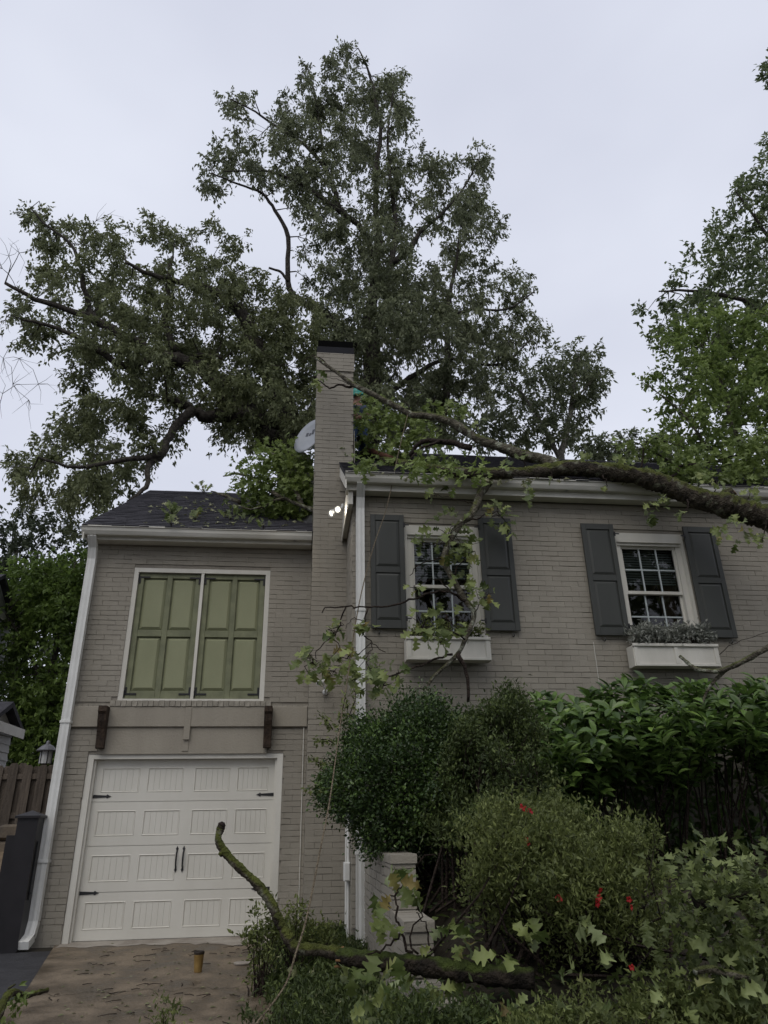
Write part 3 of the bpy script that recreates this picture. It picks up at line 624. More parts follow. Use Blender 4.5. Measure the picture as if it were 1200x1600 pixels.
def shutter(x0, x1, z0, z1, tilt, label):
    yb, yf = MY-.03, MY-.062; st = .062; m_ = MB(); zm = z0+(z1-z0)*.5
    m_.box(x0+.002, x1-.002, yf+.016, yb, z0+.002, z1-.002).box(x0, x0+st, yf, yf+.016, z0, z1, .003).box(x1-st, x1, yf, yf+.016, z0, z1, .003)
    for (a, b) in ((z0, z0+.1), (zm-.04, zm+.04), (z1-.08, z1)): m_.box(x0+st, x1-st, yf+.001, yf+.016, a, b, .003)
    s = m_.build('shutter', M['shutter'], house, label=label)
    for (a, b) in ((z0+.1, zm-.04), (zm+.04, z1-.08)):
        p = MB(); c0, c1 = x0+st+.004, x1-st-.004; i = .035; y0 = yf+.0155
        V = [(c0, y0, a+.004), (c1, y0, a+.004), (c1, y0, b-.004), (c0, y0, b-.004), (c0+i, yf+.003, a+i), (c1-i, yf+.003, a+i), (c1-i, yf+.003, b-i), (c0+i, yf+.003, b-i)]
        p.add(V, [(4, 5, 6, 7), (0, 1, 5, 4), (1, 2, 6, 5), (2, 3, 7, 6), (3, 0, 4, 7)]); p.build('panel', M['shutter'], s)
    for xx, zz in ((x1 if tilt > 0 else x0, z0+.12), (x1 if tilt > 0 else x0, z1-.14)):
        h = MB().box(xx-.012, xx+.012, yf-.008, yf-.001, zz-.03, zz+.03, .002).box(min(xx, xx+tilt*.06), max(xx, xx+tilt*.06), yf-.012, yf-.008, zz-.008, zz+.008); h.build('hinge', M['iron'], s)
    h = MB().tube([((x0+x1)/2-.12*tilt, MY-.07, z0-.03), ((x0+x1)/2-.12*tilt, MY-.09, z0-.06), ((x0+x1)/2-.12*tilt, MY-.06, z0-.075), ((x0+x1)/2-.12*tilt, MY-.01, z0-.05)], .006, 6); h.build('shutter_dog', M['iron'], s)
shutter(.835, 1.265, 3.405, 4.885, 1, 'charcoal panelled shutter beside the corner downspout')
shutter(2.235, 2.665, 3.395, 4.885, -1, 'charcoal panelled shutter behind yellowing oak leaves')
shutter(3.615, 4.055, 3.355, 4.85, 1, 'charcoal panelled shutter left of the clear window')
shutter(5.03, 5.475, 3.345, 4.85, -1, 'rightmost charcoal panelled shutter')

# ------------------------------------------------------------------ retaining wall with steps
rw = root('retaining_wall', (.83, 6.4, 0), 'stepped painted brick retaining wall below the round clipped bush', 'wall')
RX0, RX1 = .735, .92; m_ = MB(); steps = [(5.9, 8.285, 1.05), (5.25, 5.9, .68), (4.55, 5.25, .36), (3.9, 4.55, .08)]; ws = []
class _W: pass
for (ya, yb, zt) in steps:
    m_.box(RX0+.012, RX1-.012, ya+.012, yb-.001, -.5, zt-.06)
rwc = m_.build('core', M['mortar'], rw)
for i, (ya, yb, zt) in enumerate(steps):
    ws.append(Wall(rwc, [(-b, -a, c, d) for (a, b, c, d) in bricks(ya+.022, yb, -.15, zt-.065, [])], (RX0, 0, 0), (0, -1, 0), (-1, 0, 0)))
    ws.append(Wall(rwc, bricks(RX0, RX1, steps[i+1][2] if i < 3 else -.3, zt-.065, []), (0, ya, 0), (1, 0, 0), (0, -1, 0)))
    ws.append(Wall(rwc, bricks(ya+.022, yb, -.15 if zt < .5 else zt-.3, zt-.065, []), (RX1, 0, 0), (0, 1, 0), (1, 0, 0)))
place(ws, 240, joints=(.004, .0085))
for (ya, yb, zt) in steps:                       # rowlock coping, brick by brick
    y = ya-.012
    while y < yb-.03:
        o = bpy.data.objects.new('coping_brick', BM[int(rng.integers(0, 8))]); L = min(.0685, yb-y)-.006
        o.matrix_local = Matrix.Translation(Vector(A((RX0+RX1)/2, y+L/2, zt-.064)-LOC[rw.name])) @ Matrix.Rotation(-math.pi/2, 4, 'X') @ Matrix.Translation((0, -.064, 0)) @ Matrix.Diagonal((.2, .064, L, 1))
        finish(o, rw); y += .0685
# ------------------------------------------------------------------ window boxes
def window_box(xc, zt, w, label):
    r = root('window_box', (xc, 8.2, zt-.28), label, 'planter', 'planters under the windows of the main wing'); x0, x1, y0, y1, z0 = xc-w/2, xc+w/2, 8.06, 8.235, zt-.27
    b = MB(); b.box(x0+.01, x1-.01, y0+.012, y1, z0, zt-.01)
    b.box(x0, x1, y0, y0+.012, z0, z0+.03, .002).box(x0-.012, x1+.012, y0-.014, y0+.012, zt-.035, zt, .004)
    for x in (x0, xc-.025, x1-.05): b.box(x, x+.05, y0, y0+.012, z0+.03, zt-.035, .002)
    for x in (x0-.012, x1-.012): b.box(x, x+.024, y0+.012, y1, z0, zt-.02)
    b.build('box', M['trim'], r)
    MB().box(x0+.02, x1-.02, y0+.02, y1-.01, zt-.012, zt-.004).build('soil', M['soil'], r)
    return r
window_box(1.725, 3.265, .98, 'white panelled window box under the hanging branch')
window_box(4.52, 3.215, 1.07, 'white panelled window box filled with grey leaved plants')

# ------------------------------------------------------------------ floodlight, camera, dish
fl = root('flood_light', (.6, 9.0, 5.2), 'lit twin head flood light under the eave beside the chimney', 'light')
lp = P(528, 796, 8.98); lq = P(518, 802, 9.02)
MB().lathe([(.045, 0), (.045, .02), (.02, .03)], (.535, 9.0, lp[2]+.05), (-1, 0, 0), 14).tube([(.53, 9.0, lp[2]+.05), (lp[0]+.03, 8.99, lp[2]+.03)], .012, 8).build('mount', M['white_plastic'], fl)
for q, ax in ((lp, (-.45, -.8, -.42)), (lq, (-.75, -.45, -.6))):
    a = Vector(ax).normalized(); hd = MB().lathe([(.02, -.1), (.034, -.09), (.044, -.03), (.05, .0), (.05, .022), (.046, .022), (.04, .0)], q, ax, 18).build('lamp_head', M['white_plastic'], fl, smooth=True)
    e = (q-CAM)/np.linalg.norm(q-CAM)
    MB().lathe([(.001, .006), (.02, .012), (.032, .008), (.037, .002)], q, ax, 18).build('lens', emit_mat('lit_lens', (1, .94, .8), 2.6), hd)
    ld = bpy.data.lights.new('flood_bulb', 'SPOT'); ld.energy = 12; ld.spot_size = math.radians(150); ld.spot_blend = .8; ld.shadow_soft_size = .04; ld.color = (1, .87, .66)
    lo = bpy.data.objects.new('flood_bulb', ld); COL.objects.link(lo); lo.parent = hd
    d = Vector(ax).normalized(); lo.location = Vector(q+np.array(d)*.03-LOC[fl.name]); lo.rotation_euler = Vector((-d[0], -d[1], -d[2])).to_track_quat('Z', 'Y').to_euler() if False else d.to_track_quat('-Z', 'Y').to_euler()
cp = P(503, 1066, 9.2)
sc = root('security_camera', (cp[0]+.04, 9.33, cp[2]-.1), 'white bullet security camera on the chimney face', 'camera')
ax = Vector((-.62, -.7, -.28)).normalized()
MB().lathe([(.026, -.075), (.032, -.07), (.033, .07), (.03, .075), (.026, .072)], cp, ax, 18).build('body', M['white_plastic'], sc, smooth=True)
MB().lathe([(.024, .068), (.024, .0745), (.012, .0745)], cp, ax, 16).build('lens', M['black_plastic'], sc)
MB().lathe([(.036, 0), (.036, .02), (.02, .03)], (cp[0]+.05, 9.345, cp[2]-.1), (0, -1, 0), 16).tube([(cp[0]+.05, 9.32, cp[2]-.1), (cp[0]+.05, 9.25, cp[2]-.085), (cp[0]+.02, 9.22, cp[2]-.03)], .012, 8).build('bracket', M['white_plastic'], sc)
MB().tube(smooth_path([cp+np.array(ax)*-.07, cp+A(.09, .06, -.02), cp+A(.08, .08, -.1), (cp[0]+.06, 9.34, cp[2]-.12)]), .004, 6).build('cable', M['black_plastic'], sc)
dc = P(486, 684, 10.25)
dr = root('satellite_dish', (dc[0]+.1, 10.25, 6.5), 'grey oval satellite dish half hidden behind the chimney', 'satellite dish')
nrm = Vector((-.62, -.72, .3)).normalized(); up = Vector((.25, .1, 1)).normalized(); sd_ = up.cross(nrm).normalized(); up = nrm.cross(sd_)
def disc(s0, s1, off, rr, th=.012):
    V = []; k = 36; R_ = [0.001, .25, .5, .75, 1.0]
    for side in (0, 1):
        for r in R_:
            for i in range(k):
                t = 2*math.pi*i/k; p = sd_*(math.cos(t)*r*s0)+up*(math.sin(t)*r*s1)+nrm*(.06*r*r+off-side*th); V.append(np.array(p)+dc)
    F = []; n = len(R_)
    for side in (0, 1):
        b = side*n*k
        for j in range(n-1):
            for i in range(k): F.append((b+j*k+i, b+j*k+(i+1) % k, b+(j+1)*k+(i+1) % k, b+(j+1)*k+i))
    for i in range(k): F.append(((n-1)*k+i, (n-1)*k+(i+1) % k, n*k+(n-1)*k+(i+1) % k, n*k+(n-1)*k+i))
    return MB().add(V, F)
disc(.29, .36, 0, 1).build('reflector', M['dish'], dr, smooth=True)
mk = MB()
for (u, v, w, h) in ((-.13, .045, .05, .075), (-.065, .05, .035, .06), (-.02, .07, .05, .1)):
    q = []
    for (a, b) in ((u, v), (u+w, v), (u+w, v+h), (u, v+h)):
        rr = (a/.29)**2+(b/.36)**2; q.append(np.array(sd_*a+up*b+nrm*(.06*rr+.004))+dc)
    mk.add(q, [(0, 1, 2, 3)])
mk.build('printed_mark', M['dishmark'], dr)
ft = dc+A(.14, -.28, -.22)
MB().tube([dc+np.array(-up*.3+sd_*.1), ft], .012, 8).lathe([(.03, 0), (.035, .05), (.02, .09)], ft, tuple(-nrm), 12).build('feed_arm', M['dish'], dr)
MB().tube([dc+np.array(-nrm*.02), dc+A(.12, .1, -.1), (dc[0]+.12, 10.35, 5.75)], .022, 10).build('mast', M['dish'], dr)

# ------------------------------------------------------------------ the left yard
fn = root('wooden_fence', (-4.6, 12.5, 1.3), 'weathered vertical board fence behind the stone ledge', 'fence')
x = -7.6; k = 0; zt = 2.24
while x < -2.96:
    w = .135; y = 12.5 if k % 2 == 0 else 12.56; z1 = zt+rng.uniform(-.03, .03)
    b = MB().prism([(x, y, 1.2), (x+w, y, 1.2), (x+w, y, z1-.04), (x+w-.03, y, z1), (x+.03, y, z1), (x, y, z1-.04)], (0, 0, 0), (0, .02, 0)); b.build('board', M['fence'], fn); x += w*.82; k += 1
for z in (1.45, 2.02): MB().box(-7.6, -2.96, 12.522, 12.558, z, z+.08).build('rail', M['fence'], fn)
def stones(xa, xb, y, za, zb):
    r = root('stone_ledge', (-4.2, 11.5, 1.0), 'low ledge of tan rubble stones below the board fence', 'wall'); x = xa
    while x < xb:
        w = rng.uniform(.25, .55)
        for (a, b) in ((za, (za+zb)/2-.01), ((za+zb)/2, zb)):
            m_ = MB(); o = rng.uniform(-.04, .04); yy = y+rng.uniform(-.05, .03)
            bm = bmesh.new(); bmesh.ops.create_cube(bm, size=1)
            bmesh.ops.bevel(bm, geom=bm.edges[:], offset=.16, segments=1, affect='EDGES')
            me = bpy.data.meshes.new('stone'); sx, sy, sz = w-.015, .32, b-a
            for v in bm.verts: v.co = Vector((v.co.x*sx*rng.uniform(.93, 1.04), v.co.y*sy*rng.uniform(.9, 1.05), v.co.z*sz*rng.uniform(.93, 1.05)))
            bm.to_mesh(me); bm.free(); me.materials.append(M['stone']); ob = bpy.data.objects.new('stone', me); ob.location = Vector(A(x+w/2+o, yy, (a+b)/2)-LOC[r.name]); finish(ob, r)
        x += w
stones(-7.5, -3.0, 11.55, .95, 1.36)
gp = root('gate_post', (-3.07, 9.5, .1), 'square black post with pointed cap beside the downspout', 'post')
MB().box(-3.185, -2.955, 9.4, 9.62, 0, 1.4).build('shaft', M['post'], gp)
c0 = A(-3.07, 9.51, 1.4); h = .14
MB().add([c0+A(-h, -h, 0), c0+A(h, -h, 0), c0+A(h, h, 0), c0+A(-h, h, 0), c0+A(-h, -h, .025), c0+A(h, -h, .025), c0+A(h, h, .025), c0+A(-h, h, .025), c0+A(0, 0, .085)], [(3, 2, 1, 0), (0, 1, 5, 4), (1, 2, 6, 5), (2, 3, 7, 6), (3, 0, 4, 7), (4, 5, 8), (5, 6, 8), (6, 7, 8), (7, 4, 8)]).build('cap', M['post'], gp)
MB().box(-2.952, -2.94, 9.48, 9.54, .55, 1.15).tube([(-2.946, 9.5, .62), (-2.93, 9.47, .62)], .012, 8).build('latch', M['iron'], gp)
MB().box(-3.30, -3.19, 9.47, 9.53, .02, 1.22).build('gate_stile', M['post'], gp)
ln = root('garden_lantern', (-4.07, 12.8, 1.3), 'garden lantern with conical metal roof behind the board fence', 'lantern')
MB().tube([(-4.07, 12.8, 1.2), (-4.07, 12.8, 2.27)], .04, 8).build('post', M['fence'], ln)
MB().lathe([(.16, 2.46), (.165, 2.475), (.09, 2.545), (.035, 2.575), (.03, 2.61), (.012, 2.63)], (-4.07, 12.8, 0), sides=16).build('roof', M['flash'], ln)
MB().lathe([(.095, 2.27), (.095, 2.46)], (-4.07, 12.8, 0), sides=12).build('housing', M['siding'], ln)
cg = MB()
for i in range(6): t = i*math.pi/3; cg.tube([(-4.07+.1*math.cos(t), 12.8+.1*math.sin(t), 2.27), (-4.07+.1*math.cos(t), 12.8+.1*math.sin(t), 2.46)], .008, 5)
cg.build('cage', M['iron'], ln)
def siding_house(name, x0, x1, y0, y1, zt, pitch, label, over=.3):
    r = root(name, ((x0+x1)/2, y0, 0), label, 'building'); w = MB(); w.box(x0, x1-.02, y0+.02, y1, -.2, zt); w.build('wall', M['siding'], r)
    z = .2; k = 0
    while z < zt-.05:
        if z > 1.4:
            MB().hexa([(x0, y0, z), (x1, y0, z), (x1, y0+.018, z+.14), (x0, y0+.018, z+.14), (x0, y0+.02, z), (x1, y0+.02, z), (x1, y0+.03, z+.14), (x0, y0+.03, z+.14)]).hexa([(x1, y0, z), (x1, y1, z), (x1-.018, y1, z+.14), (x1-.018, y0, z+.14), (x1-.02, y0, z), (x1-.02, y1, z), (x1-.03, y1, z+.14), (x1-.03, y0, z+.14)]).build('siding_board', M['siding'], r)
        z += .14
    yr = (y0+y1)/2; zr = zt+(yr-y0)*pitch
    MB().prism([(x0-over, y0-over, zt-.02), (x0-over, yr, zr+.1), (x0-over, y1+over, zt-.02), (x0-over, y1+over, zt-.1), (x0-over, yr, zr), (x0-over, y0-over, zt-.1)], (0, 0, 0), (x1-x0+2*over, 0, 0)).build('roof', M['shingle'], r)
    MB().box(x0-over, x1+over, y0-over-.03, y0-over, zt-.2, zt-.03).box(x1+over, x1+over+.025, y0-over, y1+over, zt-.2, zt-.03).box(x0, x1+over, y0-over, y0, zt-.22, zt-.2).build('fascia', M['trim'], r)
    MB().prism([(x1-.06, y0+.02, zt), (x1-.06, yr, zr), (x1-.06, y1, zt)], (0, 0, 0), (.03, 0, 0)).build('gable', M['siding'], r)
hx, hz = P(-50, 950, 16.2)[0], P(-50, 925, 16.2)[2]; sx, sz = P(-20, 1132, 13.2)[0], P(-20, 1122, 13.2)[2]
siding_house('neighbour_house', hx-9, hx, 16.2, 18.7, hz, .6, 'pale sided neighbouring house peeking in at the left edge', over=.12)
siding_house('garden_shed', sx-4, sx, 13.2, 14.4, sz, .45, 'small pale sided shed with dark roof behind the board fence', over=.14)

# ------------------------------------------------------------------ cup and drain cover on the driveway
cpos = PZ(309, 1519, float(gz(-.9, 8.0))+.02)
cu = root('coffee_cup', cpos, 'yellow brown paper cup standing on the wet driveway', 'cup')
MB().lathe([(.034, 0), (.036, .004), (.047, .15), (.049, .152)], cpos, sides=20).build('cup_body', M['cup'], cu, smooth=True)
MB().lathe([(.049, .146), (.05, .152), (.05, .166), (.045, .172), (.04, .166), (.038, .15)], cpos, sides=20).build('rim', M['cuplid'], cu)
dp = PZ(379, 1506, float(gz(-.47, 8.4))+.02)
dn = root('drain_cover', dp, 'small round white rimmed drain at the grass edge', 'drain cover')
MB().lathe([(.05, .0), (.085, .0), (.088, .012), (.07, .018), (.06, .012)], dp, sides=24).build('rim', M['apron'], dn)
MB().lathe([(.001, .004), (.058, .006)], dp, sides=24).build('grate', M['iron'], dn)

# ------------------------------------------------------------------ the climber on the roof
def skin_obj(name, chain, edges, m, parent, rootv=0, sub=2):
    me = bpy.data.meshes.new(name); off = LOC[parent.name]
    me.from_pydata([tuple(np.array(c[:3])-off) for c in chain], edges, []); o = bpy.data.objects.new(name+'_tmp', me); COL.objects.link(o)
    o.modifiers.new('Skin', 'SKIN')
    for i, c in enumerate(chain):
        sv_ = me.skin_vertices[0].data[i]; sv_.radius = (c[3], c[4] if len(c) > 4 else c[3]); sv_.use_root = (i == rootv)
    s = o.modifiers.new('Sub', 'SUBSURF'); s.levels = sub; s.render_levels = sub
    dg = bpy.context.evaluated_depsgraph_get(); ev = o.evaluated_get(dg); nm = bpy.data.meshes.new_from_object(ev); bpy.data.objects.remove(o)
    for p in nm.polygons: p.use_smooth = True
    nm.materials.clear(); nm.name = name
    return link_mesh(name, nm, m, parent)
YP = 10.55
def Q(px, py, dy=0.0): return P(px, py, YP+dy)
pe = root('person', tuple(Q(556, 708)), 'person in teal helmet and jeans bending behind the chimney on the roof', 'person')
hip, sho = Q(560, 664), Q(558, 636)
hd_ = Q(558, 620)
R2 = A(.11, 0, 0)
body = [(*hip, .13, .12), (*((hip+sho)/2+A(0, .02, 0)), .14, .12), (*(sho+A(0, 0, -.05)), .16, .12), (*(sho+A(0, -.02, .05)), .06), (*(hd_+A(0, -.02, -.04)), .07), (*(hd_+A(0, -.02, .05)), .075),
        (*(sho+A(.19, 0, -.03)), .06), (*Q(577, 646, -.1), .05), (*Q(562, 652, -.35), .038), (*Q(553, 654, -.42), .03),
        (*(sho+A(-.19, 0, -.03)), .06), (*(sho+A(-.26, -.1, -.28)), .05), (*(sho+A(-.14, -.3, -.42)), .035),
        (*(hip+A(.09, 0, -.06)), .1), (*Q(566, 688, -.12), .075), (*Q(566, 706, .1), .055), (*(Q(566, 711, .0)), .045),
        (*(hip+A(-.1, 0, -.06)), .1), (*(hip+A(-.14, -.22, -.38)), .075), (*(hip+A(-.14, 0, -.72)), .055), (*(hip+A(-.14, -.1, -.78)), .045)]
ed = [(0, 1), (1, 2), (2, 3), (3, 4), (4, 5), (2, 6), (6, 7), (7, 8), (8, 9), (2, 10), (10, 11), (11, 12), (0, 13), (13, 14), (14, 15), (15, 16), (0, 17), (17, 18), (18, 19), (19, 20)]
skin_obj('body', body, ed, M['skin'], pe)
g = .018
sh_idx = [0, 1, 2, 6, 7, 10, 11]; mp_ = {v: i for i, v in enumerate(sh_idx)}
skin_obj('shirt', [tuple(list(body[i][:3])+[r+g for r in body[i][3:]]) for i in sh_idx], [(mp_[a], mp_[b]) for a, b in ed if a in mp_ and b in mp_], M['shirt'], pe)
je_idx = [0, 13, 14, 15, 17, 18, 19]; mp_ = {v: i for i, v in enumerate(je_idx)}
skin_obj('jeans', [tuple(list(body[i][:3])+[r+g*1.1 for r in body[i][3:]]) for i in je_idx], [(mp_[a], mp_[b]) for a, b in ed if a in mp_ and b in mp_], M['jeans'], pe)
kn = np.array(body[14][:3]); MB().lathe([(.098, -.05), (.104, 0), (.098, .05)], kn+A(0, .0, 0), (0, -.2, 1), 14).build('knee_strap', M['black_plastic'], pe)
MB().lathe([(.155, -.03), (.16, 0), (.155, .03)], hip+A(0, 0, .06), (0, 0, 1), 18).build('harness', M['black_plastic'], pe)
hl = MB(); hl.lathe([(.14, -.03), (.142, -.015), (.118, -.01), (.116, .03), (.098, .08), (.06, .115), (.002, .125)], hd_+A(0, -.02, .02), (-.15, -.25, 1), 22); hl.build('helmet', M['teal'], pe, smooth=True)
for a in (16, 20):
    q = np.array(body[a][:3]); MB().tube([q+A(0, .05, .06), q+A(0, 0, -.0), q+A(0, -.1, -.03), q+A(0, -.16, -.035)], [.055, .062, .05, .03], 10).build('boot', M['boot'], pe, smooth=True)
hh = np.array(body[9][:3]); fm = []; fe = []
for i, (dx, dz, L) in enumerate(((-.03, .03, .07), (-.01, .035, .08), (.01, .035, .075), (.03, .03, .06), (.045, -.01, .05))):
    fm += [(*hh, .016), (*(hh+A(dx*.8-.02, -.05, dz*.6)), .009), (*(hh+A(dx-.05, -.05-L*.6, dz-.03)), .008)]; fe += [(3*i, 3*i+1), (3*i+1, 3*i+2)]
for i in range(1, 5): fe.append((0, 3*i))
for i in range(1, 5): fm[3*i] = (*(hh+A(.003*i, -.01, .003*i)), .016)
skin_obj('hand', fm, fe, M['skin'], pe, sub=1)

# ------------------------------------------------------------------ foliage tools
def unit(v): return v/(np.linalg.norm(v, axis=-1, keepdims=True)+1e-9)
TPL = {
 'simple': (np.array([(0, 0, 0), (.42, .5, .07), (1, 0, -.1), (.42, -.5, .07)]), np.array([(0, 1, 2, 3)])),
 'blade': (np.array([(0, .5, 0), (0, -.5, 0), (.35, .5, .12), (.35, -.5, .12), (.7, .4, .1), (.7, -.4, .1), (1, 0, -.08)]), np.array([(0, 1, 3, 2), (2, 3, 5, 4), (4, 5, 6, 6)])),
}
TPL['blade'] = (TPL['blade'][0], [np.array([(0, 1, 3, 2), (2, 3, 5, 4)]), np.array([(4, 5, 6)])])
def strip_leaf(stations, fold=.12, curl=-.15):
    V = []; F = []
    for (t, w) in stations: V += [(t, 0, curl*t*t), (t, w, fold*w+curl*t*t), (t, -w, fold*w+curl*t*t)]
    for i in range(len(stations)-1):
        a, b = 3*i, 3*i+3; F += [(a, b, b+1, a+1), (a, a+2, b+2, b)]
    return np.array(V), np.array(F)
TPL['laurel'] = strip_leaf([(0, .02), (.12, .06), (.3, .34), (.55, .5), (.78, .4), (.92, .18), (1, .0)], .2, -.2)
OAK = [(0, .012), (.13, .02), (.2, .17), (.27, .3), (.34, .15), (.42, .17), (.5, .42), (.58, .46), (.64, .2), (.7, .2), (.78, .36), (.84, .28), (.89, .15), (1, .0)]
def oak_leaf(seed):
    r = np.random.default_rng(seed); V = []; F = []; fo_, cu_ = r.uniform(.1, .6), r.uniform(-.45, .1)
    for (t, w) in OAK:
        for s in (0, 1, -1):
            ww = s*w*r.uniform(.85, 1.15); tt = t+(.22*abs(ww) if s else 0)+r.uniform(-.01, .01)*abs(s); V.append((tt, ww, fo_*abs(ww)+cu_*t*t+.05*math.sin(t*9+seed)*(1 if s >= 0 else -.6)+r.uniform(-.03, .03)*abs(s)))
    for i in range(len(OAK)-1):
        a, b = 3*i, 3*i+3; F += [(a, b, b+1, a+1), (a, a+2, b+2, b)]
    return np.array(V), np.array(F)
TPL['oak'] = oak_leaf(3)
def leaf_arrays(tpl, C, D, N, L, W, tint):
    T, Fq = TPL[tpl]; D = unit(D); S = unit(np.cross(D, N)); N = np.cross(S, D)
    V = C[:, None]+T[None, :, 0, None]*(L[:, None]*D)[:, None]+T[None, :, 1, None]*(W[:, None]*S)[:, None]+T[None, :, 2, None]*(L[:, None]*N)[:, None]
    k = len(T); Fl = Fq if isinstance(Fq, list) else [Fq]
    F = [(f[None]+k*np.arange(len(C))[:, None, None]).reshape(-1, f.shape[1]) for f in Fl]
    return V.reshape(-1, 3), F, np.repeat(tint, k)
def foliage(name, m, parent, parts, **kw):
    """parts: list of leaf_arrays results"""
    Vs, Fs, Ts, n = [], {}, [], 0
    for V, F, t in parts:
        for f in F: Fs.setdefault(f.shape[1], []).append(f+n)
        Vs.append(V); Ts.append(t); n += len(V)
    V = np.concatenate(Vs)-LOC[parent.name]
    return link_mesh(name, mesh_np(name, V, [np.concatenate(f) for f in Fs.values()], np.concatenate(Ts)), m, parent, **kw)
def sprays(C, R, ntw, nlf, L, Wr, droop=.5, up=.2, tpl='simple', flat=.6, tb=None):
    """leaf sprays round the clump centres C with radii R"""
    n = len(C); d = unit(rng.normal(size=(n, ntw, 3))+A(0, 0, up)); ln = R[:, None]*rng.uniform(.45, 1.1, (n, ntw))
    t = rng.uniform(.25, 1, (n, ntw, nlf)); sag = -(t**2)[..., None]*A(0, 0, 1)*(ln[..., None, None]*droop*.5)
    pos = C[:, None, None]+d[:, :, None]*(ln[..., None]*t)[..., None]+sag+rng.normal(size=(n, ntw, nlf, 3))*.035
    dr = unit(d[:, :, None]*.6+rng.normal(size=(n, ntw, nlf, 3))*.55+A(0, 0, -droop))
    nr = rng.normal(size=(n, ntw, nlf, 3))*flat+A(0, 0, 1.0)
    ct = (rng.uniform(.1, .9, n) if tb is None else tb)[:, None, None]; ti = np.clip(.5*ct+.5*rng.uniform(0, 1, (n, ntw, nlf)), 0, 1)
    k = n*ntw*nlf; LL = L*rng.uniform(.7, 1.25, k)
    return leaf_arrays(tpl, pos.reshape(-1, 3), dr.reshape(-1, 3), nr.reshape(-1, 3), LL, LL*Wr*rng.uniform(.8, 1.2, k), ti.ravel())
def inpoly(pts, poly):
    x, y = pts[:, 0], pts[:, 1]; c = np.zeros(len(pts), bool); j = len(poly)-1
    for i in range(len(poly)):
        xi, yi = poly[i]; xj, yj = poly[j]
        c ^= ((yi > y) != (yj > y)) & (x < (xj-xi)*(y-yi)/(yj-yi+1e-9)+xi); j = i
    return c
def edge_dist(pts, poly):
    d = np.full(len(pts), 1e9); p = np.array(poly, float)
    for a, b in zip(p, np.roll(p, -1, 0)):
        ab = b-a; t = np.clip(((pts-a)@ab)/(ab@ab+1e-9), 0, 1); d = np.minimum(d, np.linalg.norm(pts-a-t[:, None]*ab, axis=1))
    return d
def patch(q, f, s):
    x, y, z = q*f; return math.sin(x+s)*math.sin(1.3*z+2*s)+.7*math.sin(2.1*x-1.7*z+s)*math.cos(1.9*y+s)+.5*math.sin(3.7*z+y)*math.sin(3.1*x+2*y)
def crown_points(poly, n, Yc, half, holes=(), mind=.4, scale=120.0, skew=0.0, pf=0.0, pt=-.1):
    """points spread through a crown volume whose outline from the drive is poly; thick in the middle, thin at the rim"""
    poly = np.array(poly, float); lo, hi = poly.min(0), poly.max(0); out = np.zeros((0, 3)); tries = 0
    while len(out) < n and tries < 60:
        tries += 1; p = rng.uniform(lo, hi, (n*3, 2)); ok = inpoly(p, poly)
        for (hx, hy, hr) in holes: ok &= np.hypot(p[:, 0]-hx, p[:, 1]-hy) > hr*rng.uniform(.85, 1.25, len(p))
        p = p[ok]; e = edge_dist(p, poly); hd = half*np.sqrt(np.clip(e/scale, .02, 1)); y = Yc+rng.uniform(-1, 1, len(p))*hd+skew*(p[:, 0]-600)
        for (px, py), yy in zip(p, y):
            q = P(px, py, yy)
            if pf and patch(q, pf, 1.7) < pt+rng.normal(0, .25): continue
            if len(out) == 0 or np.min(np.sum((out-q)**2, 1)) > mind*mind: out = np.vstack([out, q])
            if len(out) >= n: break
    return out
def puffs(poly, n, k, Yc, half, holes=(), mind=.8, spread=.36, **kw):
    c = crown_points(poly, n, Yc, half, holes, mind=mind, **kw); q = c[:, None]+rng.normal(size=(len(c), k, 3))*spread*A(1, 1, .75)
    poly_top = min(v[1] for v in poly); q = q.reshape(-1, 3); p = proj(q); ok = inpoly(p[:, :2], np.array(poly, float)) | ((rng.uniform(size=len(q)) < .12) & (p[:, 1] > poly_top+25))
    for (hx, hy, hr) in holes: ok &= np.hypot(p[:, 0]-hx, p[:, 1]-hy) > hr*.8
    return q[ok]
def limb(px, ys):
    """a limb through picture positions, each at its own depth"""
    ys = np.broadcast_to(np.asarray(ys, float), (len(px),)) if np.ndim(ys) else np.full(len(px), ys)
    return np.array([P(a, b, y) for (a, b), y in zip(px, ys)])
